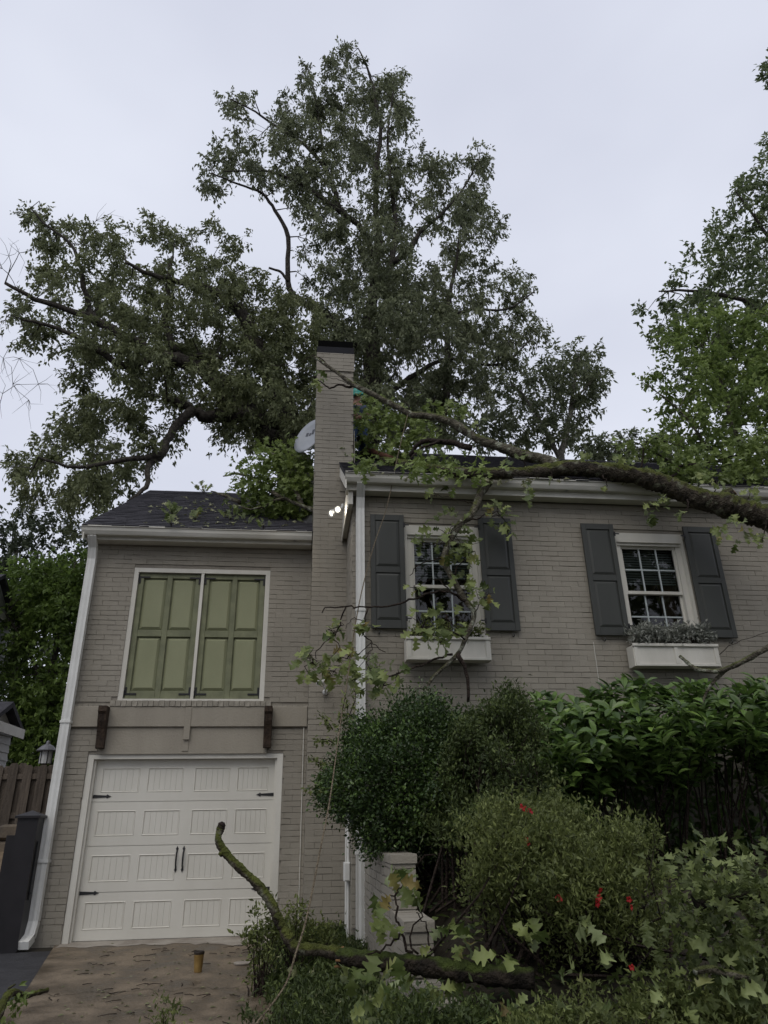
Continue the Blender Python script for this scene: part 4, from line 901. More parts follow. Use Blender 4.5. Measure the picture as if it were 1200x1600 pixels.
def tree(name, label, limbs, clumps, leafmat, bark, base, L=.13, Wr=.4, ntw=9, nlf=12, cr=.55, droop=.5, up=.2, bare=None, group=None, twig_r=.011, tpl='simple', cat='tree', crad=None):
    r = root(name, tuple(base), label, cat, group); wood = MB(); nodes = []; rad = []
    for pts, r0, r1 in limbs:
        p = smooth_path(pts, 4); ln = np.linspace(0, 1, len(p)); rr = r0+(r1-r0)*ln**.8
        jit = rng.normal(size=p.shape)*(rr*.25)[:, None]; jit[0] = 0
        wood.tube(p+jit, rr, 9, rough=.08); nodes.append(p+jit); rad.append(rr)
    nodes = np.concatenate(nodes); rad = np.concatenate(rad)
    allc = clumps if bare is None else np.vstack([clumps, bare]); nl = len(clumps)
    d0 = np.array([np.min(np.sum((nodes-c)**2, 1)) for c in allc]); order = np.argsort(d0)
    for i in order:
        c = allc[i]; dd = np.sqrt(np.sum((nodes-c)**2, 1))+.35*np.maximum(0, nodes[:, 2]-c[2])+np.where(rad < .012, .3, 0); j = int(np.argmin(dd)); s = nodes[j]; v = c-s; dist = np.linalg.norm(v)
        k = max(2, int(dist/.35)); t = np.linspace(0, 1, k+1)[:, None]
        p = s+v*t+A(0, 0, 1)*(np.sin(t*math.pi)*dist*.1)+rng.normal(size=(k+1, 3))*.06*np.sin(t*math.pi)
        ra = min(rad[j]*.75, twig_r*(1+1.1*dist)); rr = ra+(twig_r*.55-ra)*t[:, 0]
        wood.tube(p, np.maximum(rr, .004), 4, cap=False); nodes = np.vstack([nodes, p[1:]]); rad = np.concatenate([rad, rr[1:]])
        if i >= nl:                                  # bare tip: a fan of fine twigs
            for _ in range(5):
                e = unit(rng.normal(size=3)+unit(v)*1.2)*rng.uniform(.3, .8); wood.tube(np.array([c, c+e*.5+rng.normal(size=3)*.05, c+e]), [.006, .004, .002], 3, cap=False)
    wood.build('trunk', bark, r, smooth=True)
    R = cr*rng.uniform(.65, 1.25, nl) if crad is None else crad
    foliage('crown', leafmat, r, [sprays(clumps, R, ntw, nlf, L, Wr, droop, up, tpl)])
    return r

# ------------------------------------------------------------------ trees behind the house
OL = [(8, 338), (40, 318), (72, 314), (92, 338), (150, 356), (182, 346), (215, 362), (262, 342), (300, 338), (350, 342), (384, 352), (388, 400), (382, 432), (420, 446), (478, 468), (520, 520), (520, 690), (420, 700), (335, 684), (312, 662), (285, 662), (262, 700), (248, 742), (215, 762), (178, 792), (130, 805), (60, 795), (20, 765), (5, 722), (20, 684), (64, 662), (112, 645), (128, 624), (100, 600), (110, 560), (60, 545), (30, 520), (10, 470), (30, 430), (70, 415), (60, 380)]
hl = [(150, 592, 22), (120, 470, 26), (70, 470, 24), (60, 400, 20), (205, 395, 12), (215, 480, 14), (330, 430, 14), (300, 520, 12), (110, 400, 18), (240, 640, 14), (95, 520, 20), (170, 470, 10), (180, 600, 16), (130, 700, 10), (200, 690, 12)]
cl = puffs(OL, 145, 5, 15.0, 2.2, hl, mind=.62, spread=.3)
cl = np.vstack([cl, crown_points([(330, 440), (500, 450), (520, 690), (420, 700), (330, 680)], 45, 15.2, 2.2, [(410, 610, 14), (350, 555, 14), (450, 560, 10)], mind=.35)])
bare = np.array([P(a, b, 14.3+rng.uniform(-1, 1)) for a, b in ((4, 420), (14, 400), (30, 395), (5, 560), (20, 600), (4, 615), (45, 625), (60, 600), (30, 560), (75, 395), (150, 345), (8, 500))])
lo_ = [(limb([(470, 860), (462, 760), (448, 680), (430, 610), (410, 560), (392, 520), (372, 480)], [15.6, 15.5, 15.4, 15.3, 15.2, 15.2, 15.1]), 0.546, 0.144),
       (limb([(430, 690), (400, 660), (370, 632), (345, 602), (322, 580), (280, 563), (243, 553), (205, 532), (154, 504), (126, 490), (56, 467), (9, 443)], np.linspace(15.3, 13.8, 12)), 0.325, 0.036),
       (limb([(470, 690), (440, 660), (411, 647), (336, 653), (300, 642), (262, 622)], np.linspace(15.4, 14, 6)), 0.312, 0.072),
       (limb([(243, 553), (219, 566), (187, 571), (140, 537), (89, 513), (37, 499)], np.linspace(14.6, 13.8, 6)), 0.130, 0.030),
       (limb([(392, 520), (372, 480), (355, 467), (322, 448), (280, 440), (224, 424), (196, 410)], np.linspace(15.1, 14.2, 7)), 0.169, 0.036),
       (limb([(280, 563), (271, 541), (257, 504), (266, 476), (262, 440), (270, 400)], np.linspace(14.8, 14.5, 6)), 0.130, 0.036),
       (limb([(154, 504), (140, 485), (131, 448), (126, 420), (110, 380), (70, 350), (48, 325)], np.linspace(14.2, 13.8, 7)), 0.091, 0.018),
       (limb([(322, 580), (300, 560), (330, 556), (350, 560)], np.linspace(14.8, 14.4, 4)), 0.104, 0.036),
       (limb([(300, 642), (270, 670), (252, 709), (233, 728), (229, 760), (200, 785)], np.linspace(14.2, 13.4, 6)), 0.117, 0.036),
       (limb([(252, 709), (225, 714), (180, 720), (120, 730), (60, 715)], np.linspace(13.8, 13.2, 5)), 0.078, 0.024)]
tree('oak_tree', 'spreading oak with long drooping limbs reaching left above the garage roof', lo_, cl, M['lf_oak'], M['bark'], (P(470, 860, 15.6)[0], 15.6, 1.2), L=.118, Wr=.44, ntw=9, nlf=13, cr=.42, droop=.6, bare=bare)

CT = [(555, 64), (580, 82), (624, 90), (634, 130), (640, 170), (645, 205), (662, 245), (690, 252), (720, 238), (745, 226), (766, 246), (764, 272), (748, 292), (788, 332), (804, 366), (798, 386), (768, 396), (800, 420), (834, 432), (834, 460), (815, 482), (848, 500), (856, 522), (830, 560), (800, 600), (760, 640), (700, 690), (640, 700), (560, 690), (500, 600), (490, 520), (478, 470), (472, 400), (476, 372), (498, 345), (470, 335), (452, 318), (400, 312), (380, 296), (338, 306), (300, 280), (330, 244), (350, 212), (345, 180), (342, 146), (360, 142), (400, 152), (430, 172), (450, 140), (466, 92), (490, 97), (510, 102), (520, 80)]
hl = [(545, 296, 17), (410, 240, 10), (440, 300, 10), (540, 425, 14), (505, 440, 10), (650, 340, 14), (630, 300, 8), (700, 345, 12), (660, 560, 14), (640, 585, 12), (720, 460, 12), (740, 340, 14), (760, 300, 8), (620, 215, 9), (500, 250, 9), (400, 180, 10), (480, 150, 8), (750, 540, 10), (690, 520, 10), (590, 250, 8), (540, 510, 8), (700, 610, 12), (785, 470, 12)]
cl = puffs(CT, 185, 5, 16.9, 2.6, hl, mind=.8, spread=.38)
cl = np.vstack([cl, crown_points([(480, 440), (560, 400), (680, 440), (760, 520), (740, 640), (640, 700), (560, 690), (500, 600)], 90, 17.5, 2.2, [(650, 572, 18), (540, 425, 14), (690, 560, 14), (720, 590, 10)], mind=.4)])
ct_ = [(limb([(572, 860), (574, 740), (577, 640), (579, 560), (577, 500), (583, 440), (592, 380), (586, 300), (594, 200), (578, 120), (560, 75)], np.linspace(17.2, 16.6, 11)), 0.309, 0.020),
       (limb([(586, 620), (590, 531), (600, 470), (611, 412), (618, 350), (610, 280), (606, 210), (615, 140)], np.linspace(16.9, 16.2, 8)), 0.187, 0.020),
       (limb([(611, 412), (642, 386), (652, 366), (678, 345), (720, 300), (748, 250)], np.linspace(16.6, 16, 6)), 0.112, 0.020),
       (limb([(690, 680), (699, 572), (698, 495), (709, 433), (716, 380)], np.linspace(17.2, 16.4, 5)), 0.131, 0.030),
       (limb([(698, 495), (740, 482), (790, 484), (835, 455)], np.linspace(16.8, 16, 4)), 0.066, 0.020),
       (limb([(583, 400), (560, 350), (528, 329), (487, 298), (450, 278), (409, 267), (350, 268)], np.linspace(16.9, 16, 7)), 0.122, 0.020),
       (limb([(545, 345), (528, 316), (507, 262), (476, 226), (435, 200), (399, 174), (360, 155)], np.linspace(16.8, 16, 7)), 0.094, 0.020),
       (limb([(560, 540), (520, 500), (470, 470), (450, 440), (450, 371), (430, 329), (409, 303), (373, 288), (330, 270)], np.linspace(17, 15.8, 9)), 0.131, 0.020),
       (limb([(450, 440), (438, 425), (420, 418)], [16.3, 16.2, 16.1]), 0.047, 0.030),
       (limb([(507, 262), (500, 200), (490, 140), (480, 105)], np.linspace(16.4, 16.2, 4)), 0.056, 0.015),
       (limb([(690, 620), (640, 660), (610, 690)], [17, 17, 17]), 0.094, 0.050),
       (limb([(580, 640), (640, 590), (700, 560), (780, 570), (830, 530)], np.linspace(17, 16, 5)), 0.094, 0.020)]
tree('tall_oak_tree', 'tallest oak rising straight up behind the chimney', ct_, cl, M['lf_oak2'], M['bark'], (P(572, 860, 17.2)[0], 17.2, 1.2), L=.135, Wr=.42, ntw=9, nlf=13, cr=.5, droop=.9)

cl = crown_points([(770, 600), (830, 572), (860, 545), (900, 534), (930, 546), (948, 580), (944, 620), (918, 648), (905, 690), (840, 700), (760, 705), (720, 690), (760, 650)], 120, 19.5, 1.8, [(880, 660, 10), (820, 660, 14), (900, 620, 8), (780, 640, 8)], mind=.4, scale=80)
tree('pale_trunk_tree', 'slim tree with pale trunk standing right of the tall oak', [(limb([(868, 800), (876, 720), (886, 670), (893, 630), (898, 590), (905, 560)], 19.5), .16, .03), (limb([(876, 720), (850, 670), (820, 620), (800, 600)], np.linspace(19.5, 18.8, 4)), .09, .02), (limb([(893, 630), (920, 600), (940, 585)], 19.3), .05, .015)], cl, M['lf_mid'], M['bark_pale'], (P(868, 800, 19.5)[0], 19.5, 1.2), L=.17, Wr=.42, ntw=8, nlf=10, cr=.6, droop=.5)
for (poly, tx, lab) in (([(895, 735), (903, 692), (930, 676), (958, 690), (985, 672), (1000, 700), (1000, 735)], 955, 'low small tree above the roof ridge right of the pale trunk'), ([(995, 735), (1005, 692), (1036, 672), (1062, 690), (1065, 740)], 1030, 'low small tree above the roof ridge beside the bright young tree')):
    cl = crown_points(poly, 40, 22, 1.0, (), mind=.35, scale=40)
    tree('low_tree', lab, [(limb([(tx, 800), (tx+4, 730), (tx+8, 690)], 22), .12, .03)], cl, M['lf_mid'], M['bark'], (P(tx, 800, 22)[0], 22, 1.2), L=.17, Wr=.42, ntw=8, nlf=10, cr=.5, droop=.4, group='low trees beyond the roof ridge')
RA = [(1231, 201), (1181, 232), (1176, 268), (1151, 288), (1156, 308), (1116, 338), (1108, 366), (1078, 396), (1066, 418), (1018, 436), (1003, 466), (1011, 506), (1026, 536), (1056, 566), (1116, 646), (1356, 706), (1436, 506), (1416, 256), (1316, 156)]
cl = crown_points(RA, 420, 15, 2.4, [(1130, 430, 12), (1060, 470, 9), (1165, 330, 9), (1140, 520, 10), (1185, 260, 8), (1100, 400, 8)], mind=.38)
cl = np.vstack([cl, crown_points([(1192, 130), (1196, 100), (1215, 90), (1260, 90), (1260, 160), (1200, 142)], 14, 14.5, .6, (), mind=.2, scale=30)])
tree('maple_tree', 'dark leafy tall tree filling the upper right edge', [(limb([(1290, 860), (1280, 700), (1270, 560), (1265, 420), (1260, 300), (1250, 180)], 15), .3, .05), (limb([(1275, 600), (1220, 520), (1160, 470), (1090, 455), (1030, 455)], np.linspace(15, 14, 5)), .13, .02), (limb([(1270, 480), (1220, 400), (1180, 340), (1150, 300)], np.linspace(15, 14.4, 4)), .1, .02), (limb([(1262, 330), (1220, 250), (1200, 130)], np.linspace(15, 14.5, 3)), .08, .02)], cl, M['lf_right'], M['bark'], (P(1290, 860, 15)[0], 15, 1.2), L=.15, Wr=.5, ntw=9, nlf=10, cr=.5, droop=.35)
RB = [(1040, 520), (1060, 500), (1100, 486), (1150, 490), (1215, 500), (1330, 560), (1330, 760), (1060, 740), (1042, 690), (1050, 640), (1030, 622), (1002, 606), (1000, 592), (1030, 570)]
cl = crown_points(RB, 215, 12.6, 1.3, [(1085, 600, 10), (1120, 640, 12), (1075, 660, 9), (1110, 700, 10), (1150, 560, 8)], mind=.3)
tree('young_bright_tree', 'bright yellow green young tree below the dark right tree', [(limb([(1230, 860), (1190, 760), (1150, 680), (1130, 610), (1110, 540)], 12.6), .12, .02), (limb([(1190, 760), (1140, 730), (1100, 690), (1060, 640), (1010, 600)], np.linspace(12.6, 12, 5)), .06, .012), (limb([(1180, 740), (1210, 650), (1215, 560)], 12.6), .06, .015)], cl, M['lf_bright'], M['bark_grey'], (P(1230, 860, 12.6)[0], 12.6, 1.2), L=.12, Wr=.6, ntw=8, nlf=10, cr=.42, droop=.3)
LB = [(22, 900), (30, 880), (70, 880), (110, 860), (150, 830), (180, 850), (170, 1000), (140, 1230), (22, 1240), (10, 1080)]
cl = crown_points(LB, 300, 18.2, 1.3, [(40, 1060, 12), (60, 1000, 10), (100, 1100, 12), (60, 1120, 10)], mind=.3, pf=1.6, pt=-.3)
tree('backyard_tree', 'leafy bright green tree filling the gap left of the garage wing', [(limb([(90, 1330), (85, 1200), (80, 1080), (95, 960), (120, 880)], 18.2), .16, .03), (limb([(82, 1100), (40, 1010), (10, 960)], np.linspace(18.2, 17.8, 3)), .07, .02)], cl, M['lf_back'], M['bark'], (P(90, 1330, 18.2)[0], 18.2, 1.3), L=.14, Wr=.55, ntw=8, nlf=10, cr=.5, droop=.35)
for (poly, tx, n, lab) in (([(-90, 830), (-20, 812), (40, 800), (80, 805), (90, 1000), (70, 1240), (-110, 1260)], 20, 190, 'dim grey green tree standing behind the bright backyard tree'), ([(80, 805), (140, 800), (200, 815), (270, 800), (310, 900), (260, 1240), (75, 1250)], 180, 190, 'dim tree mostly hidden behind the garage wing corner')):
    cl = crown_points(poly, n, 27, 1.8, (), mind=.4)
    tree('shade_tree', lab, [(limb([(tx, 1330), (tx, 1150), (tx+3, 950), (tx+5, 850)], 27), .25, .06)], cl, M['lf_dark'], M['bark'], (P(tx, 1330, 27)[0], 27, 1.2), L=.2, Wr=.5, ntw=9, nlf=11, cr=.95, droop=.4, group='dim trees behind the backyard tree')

# unseen trees added behind the viewer: they shade low walls, panes mirror them
def unseen_street_tree(x, y, h, w, label):
    z0 = float(gz(x, y)); n = 150; v = unit(rng.normal(size=(n, 3)))*rng.uniform(.35, 1, (n, 1))**.6; cl = A(x, y, z0+h*.62)+v*A(w, w, h*.4)
    tr = np.array([(x, y, z0-.1), (x+.1, y, z0+h*.3), (x-.1, y+.1, z0+h*.6), (x, y, z0+h*.9)])
    tree('unseen_street_tree', label, [(tr, .32, .05)], cl, M['lf_right'], M['bark'], (x, y, z0), L=.34, Wr=.5, ntw=7, nlf=8, cr=1.3, droop=.4, group='unseen street trees added behind the viewer')
unseen_street_tree(-9.5, -7, 13, 4.6, 'unseen leafy street tree added behind the viewer to the left of the driveway'); unseen_street_tree(.5, -12, 14, 4.8, 'unseen leafy street tree added directly behind the viewer across the road'); unseen_street_tree(9.5, -6.5, 14, 4.8, 'unseen leafy street tree added behind the viewer to the right of the garden')

# ------------------------------------------------------------------ leaves that stand as pieces of their own
def leaf_mesh(VF, m, name='leaf'):
    V, F = VF; me = mesh_np(name, V, F, smooth=True); me.materials.append(m); return me
OM = [leaf_mesh(oak_leaf(20+i), M['ob_oak']) for i in range(6)]
LM = [leaf_mesh(strip_leaf([(0, .02), (.1, .05), (.3, .34*f), (.55, .5), (.78, .4), (.92, .18), (1, .0)], .2, c), M['ob_laurel']) for f, c in ((1, -.2), (.9, -.35), (1.1, -.1))]
def put_leaf(parent, me, pos, d, nr, L, W):
    d = unit(np.asarray(d, float)); s = unit(np.cross(nr, d)); n = np.cross(d, s)
    o = bpy.data.objects.new('leaf', me); p = np.asarray(pos)-LOC[parent.name]
    o.matrix_local = Matrix(((d[0]*L, s[0]*W, n[0]*L, p[0]), (d[1]*L, s[1]*W, n[1]*L, p[1]), (d[2]*L, s[2]*W, n[2]*L, p[2]), (0, 0, 0, 1)))
    return finish(o, parent)
OD = [leaf_mesh(oak_leaf(40+i), M['ob_debris']) for i in range(6)]
def leaf_cluster(parent, px, py, rad, n, Y, L=.17, twig=None, droop=.3, spread=.25, OM=OM):
    c = P(px, py, Y); k = np.linalg.norm(c-CAM)/FPX*.95
    for _ in range(n):
        a, r = rng.uniform(0, 2*math.pi), rad*math.sqrt(rng.uniform(0, 1)); e = P(px+r*math.cos(a), py+r*math.sin(a), Y+rng.normal(0, spread*.5))
        d = unit(unit(e-c)*.8+rng.normal(size=3)*.5+A(0, 0, -droop)); nr = A(0, -.8, .7)+rng.normal(size=3)*.55; l = L*rng.uniform(.65, 1.2)
        put_leaf(parent, OM[int(rng.integers(0, 6))], e-d*l*.4, d, nr, l, l*rng.uniform(.75, 1.0))
        if twig is not None and rng.uniform() < .45: twig.tube(np.array([c+rng.normal(size=3)*.01, (c+e)/2+rng.normal(size=3)*.03, e-d*l*.4]), [.005, .004, .0025], 4, cap=False)
def mass(C, R, n, L, tpl='oak', Wr=.85, droop=.3):
    """n leaves round every centre"""
    C = np.asarray(C); k = len(C); p = C[:, None]+rng.normal(size=(k, n, 3))*np.asarray(R)[:, None, None]*A(.55, .55, .45)
    d = unit(p-C[:, None]+rng.normal(size=(k, n, 3))*.15+A(0, 0, -droop*.3)); nr = A(0, -.5, .9)+rng.normal(size=(k, n, 3))*.55; LL = L*rng.uniform(.6, 1.2, k*n)
    ti = np.clip(rng.uniform(0, .5, k)[:, None]+rng.uniform(0, .5, (k, n)), 0, 1)
    return leaf_arrays(tpl, p.reshape(-1, 3), d.reshape(-1, 3), nr.reshape(-1, 3), LL, LL*Wr, ti.ravel())

# ------------------------------------------------------------------ the fallen limb across the roof
fo = root('fallen_oak_limb', tuple(P(1450, 930, 6.6)), 'huge mossy fallen oak limb lying across the main roof and gutter', 'fallen limb')
def wood(name, px, ys, r0, r1, m, parent, sides=12, rough=.1, bump=.12, **kw):
    p = smooth_path(limb(px, ys), 12); t = np.linspace(0, 1, len(p)); rr = (r0+(r1-r0)*t)*(1+bump*(.35*rng.normal(0, .6, len(p))+.5*np.sin(t*37+r0*90)*np.sin(t*13)+.4*np.sin(t*71)))
    return MB().tube(p, np.maximum(rr, .003), sides, rough=rough).build(name, m, parent, smooth=True, **kw)
wood('trunk', [(1460, 930), (1330, 866), (1260, 832), (1200, 809), (1165, 799), (1130, 789), (1095, 780), (1060, 766), (1025, 752), (990, 743), (937, 735), (885, 732), (832, 739), (780, 742)], np.concatenate([[6.6, 7.0, 7.25, 7.45, 7.55, 7.62, 7.7, 7.78, 7.84, 7.9, 7.96, 8.02, 8.08], [8.12]]), .18, .088, M['bark_moss'], fo, sides=22, rough=.1, label='thick moss covered lower limb')
st = P(1136, 779, 7.62); MB().tube([st+A(-.1, 0, -.04), st+A(0, -.03, .05), st+A(.06, -.05, .075)], [.09, .075, .06], 10).build('cut_stub', M['bark_moss'], fo)
MB().lathe([(.001, 0), (.062, .002), (.06, .01), (.001, .012)], st+A(.06, -.05, .075), (.6, -.45, .55), 12).build('cut_face', M['wood_raw'], fo)
wood('branch', [(870, 728), (845, 717), (819, 712), (792, 702), (757, 690), (734, 678), (703, 659), (669, 650), (641, 647), (614, 632), (587, 618), (552, 601), (529, 584), (505, 567), (492, 558)], np.linspace(8.05, 9.12, 15), .085, .02, M['bark_grey'], fo, label='bare lichen covered branch reaching up past the chimney')
TWP, TWM = fo, None
def twig(L_, ys, r0, r1):
    p = smooth_path(limb(L_, ys), 4); p = p+rng.normal(size=p.shape)*.008; MB().tube(p, np.linspace(r0, r1, len(p)), 6, rough=.1).build('twig', TWM or M['twig'], TWP, smooth=True)
twig([(556, 602), (545, 605), (529, 602), (515, 606), (503, 597)], 8.95, .022, .01); twig([(503, 597), (488, 588), (470, 578), (446, 570), (420, 572)], [8.95, 8.95, 8.9, 8.9, 8.9], .008, .004); twig([(508, 566), (490, 556), (470, 566)], 9.1, .01, .004)
twig([(545, 600), (525, 592), (508, 588)], 8.95, .005, .003)
twig([(735, 700), (700, 690), (660, 690), (640, 712)], [8.4, 8.6, 8.8, 8.9], .045, .03); twig([(690, 690), (660, 700), (630, 730)], [8.6, 8.7, 8.7], .02, .01)
twig([(860, 725), (835, 740), (800, 735), (775, 745)], 8.15, .02, .01)
twig([(1040, 752), (1060, 730), (1010, 700), (990, 690)], [7.9, 8.1, 8.2, 8.2], .02, .006); twig([(1060, 730), (1120, 720), (1180, 700)], [8.1, 8.3, 8.4], .02, .006); twig([(1000, 745), (1010, 690), (1040, 690), (1070, 700)], 8.1, .012, .004)
def on_roof_path(L_, R, lift): return np.array([on_roof(a, b, R, l) for (a, b), l in zip(L_, lift)])
p = smooth_path(on_roof_path([(800, 740), (740, 739), (690, 735), (650, 727), (615, 722), (585, 712), (560, 700)], RM, [.07, .06, .06, .06, .06, .06, .08]), 5)
MB().tube(p, np.linspace(.075, .045, len(p)), 12, rough=.14).build('branch', M['bark_moss'], fo, smooth=True)
p = smooth_path(on_roof_path([(612, 716), (595, 710), (575, 702), (552, 690)], RM, [.1, .12, .14, .18]), 5)
MB().tube(p, np.linspace(.035, .06, len(p)), 12, rough=.2).build('broken_branch', M['wood_red'], fo, smooth=True, label='red brown broken branch end behind the chimney')
for (a0, b0, a1, b1, y0, n, rr) in ((905, 728, 915, 708, 8.0, 5, 10), (960, 735, 965, 715, 7.95, 6, 12), (1000, 742, 985, 722, 7.9, 6, 12), (1085, 772, 1092, 745, 7.75, 8, 14), (1110, 782, 1120, 752, 7.7, 8, 14), (1160, 795, 1172, 765, 7.6, 8, 14), (940, 742, 948, 762, 7.9, 3, 6), (860, 735, 858, 752, 8.0, 3, 6), (1075, 780, 1068, 805, 7.65, 5, 9), (1195, 812, 1190, 845, 7.4, 5, 10), (820, 735, 815, 715, 8.1, 4, 8), (780, 738, 790, 718, 8.1, 4, 8), (740, 680, 745, 660, 8.4, 4, 10), (690, 655, 700, 632, 8.55, 4, 10), (640, 647, 632, 628, 8.7, 3, 8)):
    twig([(a0, b0), ((a0+a1)/2+3, (b0+b1)/2), (a1, b1)], [y0, y0-.05, y0-.05], .011, .004); leaf_cluster(fo, a1, b1, rr, n, y0-.05, L=.12, droop=.4)
hb = wood('hanging_branch', [(774, 735), (764, 753), (751, 770), (744, 790), (734, 807), (722, 815), (706, 840), (694, 872), (705, 900), (727, 938), (741, 960), (727, 999), (716, 1021), (700, 1037), (672, 1065), (665, 1100)], np.linspace(8.1, 7.45, 16), .058, .014, M['bark_grey'], fo, sides=10, label='bent branch hanging down in front of the window')
tw = MB(); TWP = hb
twig([(716, 1021), (728, 1050), (734, 1095)], [7.5, 7.45, 7.4], .026, .016); twig([(705, 1021), (677, 1032), (639, 1046), (600, 1060), (585, 1075)], [7.5, 7.5, 7.45, 7.4, 7.4], .014, .006)
twig([(727, 938), (700, 925), (672, 927), (640, 938), (606, 947), (569, 948), (539, 948), (509, 950), (504, 958)], np.linspace(7.65, 7.2, 9), .016, .006)
twig([(539, 949), (531, 977), (520, 996), (495, 1016), (494, 1034)], 7.2, .009, .004); twig([(576, 950), (568, 974), (568, 991), (583, 1005), (602, 1018)], 7.25, .009, .004); twig([(568, 972), (550, 965), (538, 982)], 7.25, .005, .003)
twig([(520, 998), (530, 1012), (515, 1030)], 7.2, .005, .003); twig([(580, 1004), (560, 1020), (540, 1020), (525, 1035)], 7.2, .005, .003); twig([(583, 1005), (575, 1025), (560, 1040)], 7.2, .005, .003); twig([(722, 815), (750, 808), (775, 800), (790, 815)], 7.9, .01, .004)
twig([(741, 960), (752, 940), (760, 925)], 7.6, .008, .004); twig([(700, 920), (680, 905), (655, 915)], 7.65, .008, .003); twig([(727, 999), (700, 985), (670, 990), (650, 985)], 7.55, .009, .004); twig([(706, 840), (690, 850), (670, 850)], 7.8, .009, .004); twig([(705, 900), (720, 880), (735, 870)], 7.7, .008, .004)
twig([(744, 790), (725, 783), (700, 778), (680, 772)], 7.95, .006, .003); twig([(694, 872), (660, 880), (640, 900)], 7.7, .009, .004)
for (a, b, r, n, y) in ((700, 838, 40, 26, 7.8), (735, 862, 26, 12, 7.7), (780, 806, 22, 12, 7.9), (793, 832, 14, 7, 7.9), (660, 850, 16, 6, 7.75), (678, 772, 10, 3, 7.95), (704, 798, 10, 3, 7.95), (755, 930, 20, 9, 7.6), (648, 917, 12, 4, 7.65), (660, 980, 30, 16, 7.5), (700, 970, 24, 9, 7.55), (725, 905, 18, 8, 7.65),
                         (520, 985, 16, 9, 7.2), (488, 1036, 24, 16, 7.2), (515, 1048, 22, 14, 7.2), (545, 1030, 22, 14, 7.2), (575, 1045, 24, 14, 7.25), (600, 1070, 18, 9, 7.3), (563, 978, 8, 3, 7.25), (577, 980, 8, 3, 7.25), (590, 978, 5, 1, 7.25), (556, 1068, 14, 6, 7.25), (620, 1050, 14, 5, 7.35), (690, 1000, 18, 6, 7.5)):
    leaf_cluster(hb, a, b, r, int(n*1.35), y, L=.15, twig=tw, droop=.35, spread=.25)
tw.build('leaf_stalks', M['twig'], hb, kind='stuff')
# leafy debris of the same limb heaped on the main roof and hanging off the gutter
C = []; R_ = []
for (a, b, r) in ((565, 728, 9), (560, 715, 12), (590, 728, 12), (605, 720, 16), (630, 735, 16), (650, 742, 12), (660, 722, 14), (690, 728, 14), (715, 735, 14), (740, 745, 12), (600, 702, 14), (640, 715, 10), (705, 745, 10)):
    for _ in range(2): C.append(on_roof(a+rng.normal(0, r*.5), b-6+rng.normal(0, r*.25), RM, rng.uniform(.06, .16))); R_.append(.11)
for (a, b, y, r, k) in ((600, 655, 10.0, .25, 6), (606, 692, 9.6, .25, 6), (620, 660, 9.9, .35, 8), (640, 690, 9.6, .3, 5), (660, 665, 9.6, .3, 6), (572, 628, 10.3, .06, 3), (568, 655, 10.2, .05, 2), (572, 684, 10.1, .08, 3), (590, 632, 10.1, .12, 3), (690, 640, 9.6, .25, 3), (680, 700, 9.3, .25, 4), (700, 640, 9.5, .2, 3),
                        (1060, 735, 8.3, .3, 6), (1090, 720, 8.4, .35, 8), (1130, 715, 8.4, .35, 8), (1170, 715, 8.4, .35, 10), (1195, 740, 8.3, .35, 8), (1150, 745, 8.3, .3, 8), (1100, 745, 8.2, .25, 6), (1015, 690, 8.2, .15, 4), (990, 700, 8.2, .12, 3), (1175, 690, 8.4, .3, 6), (1230, 720, 8.3, .4, 8), (1040, 745, 8.1, .18, 4)):
    for _ in range(k): C.append(P(a, b, y)+rng.normal(size=3)*r*.6*A(1, .8, .6)); R_.append(.15)
foliage('foliage', M['lf_fall'], fo, [mass(C, R_, 12, .13)], kind='stuff')
for (a, b, r, n, y) in ((1030, 800, 18, 11, 7.75), (1015, 795, 8, 3, 7.75), (1150, 832, 24, 14, 7.45), (1180, 838, 16, 7, 7.4), (1120, 835, 10, 4, 7.5), (700, 762, 6, 2, 8.0), (825, 765, 10, 4, 8.0), (820, 775, 8, 3, 8.0), (500, 596, 12, 9, 8.95), (497, 585, 6, 3, 8.95), (1035, 780, 8, 4, 7.7)):
    leaf_cluster(fo, a, b, r, n, y, L=.14, droop=.5)
# heap on the garage roof: the top of another fallen limb
gb = root('fallen_branch', tuple(on_roof(430, 790, RG)), 'big leafy fallen branch heaped on the garage roof against the chimney', 'fallen branch')
TWP, TWM = gb, M['bark_grey']
for L_, ys in (([(498, 800), (470, 790), (440, 780), (400, 795), (370, 790)], [9.9, 10.0, 10.1, 10.1, 10.2]), ([(470, 790), (450, 740), (430, 710), (410, 705)], [10.0, 10.6, 11.0, 11.2]), ([(440, 780), (400, 750), (370, 740), (350, 745)], [10.1, 10.6, 11, 11.3]), ([(375, 785), (350, 775), (330, 768)], [10.3, 10.6, 10.8])): twig(L_, ys, .04, .01)
TWM = None; hp = [(372, 760), (385, 725), (415, 702), (450, 705), (495, 712), (505, 800), (488, 822), (455, 822), (420, 812), (395, 800), (378, 785)]
C = crown_points(hp, 95, 10.5, .5, (), mind=.12, scale=40)
for i, c in enumerate(C):
    yy = c[1]; zroof = RG[1]+(RG[3]-RG[1])/(RG[2]-RG[0])*(yy-RG[0]); C[i][2] = max(c[2], zroof+.06)
foliage('foliage', M['lf_fall'], gb, [mass(C, np.full(len(C), .22), 16, .135)], kind='stuff')
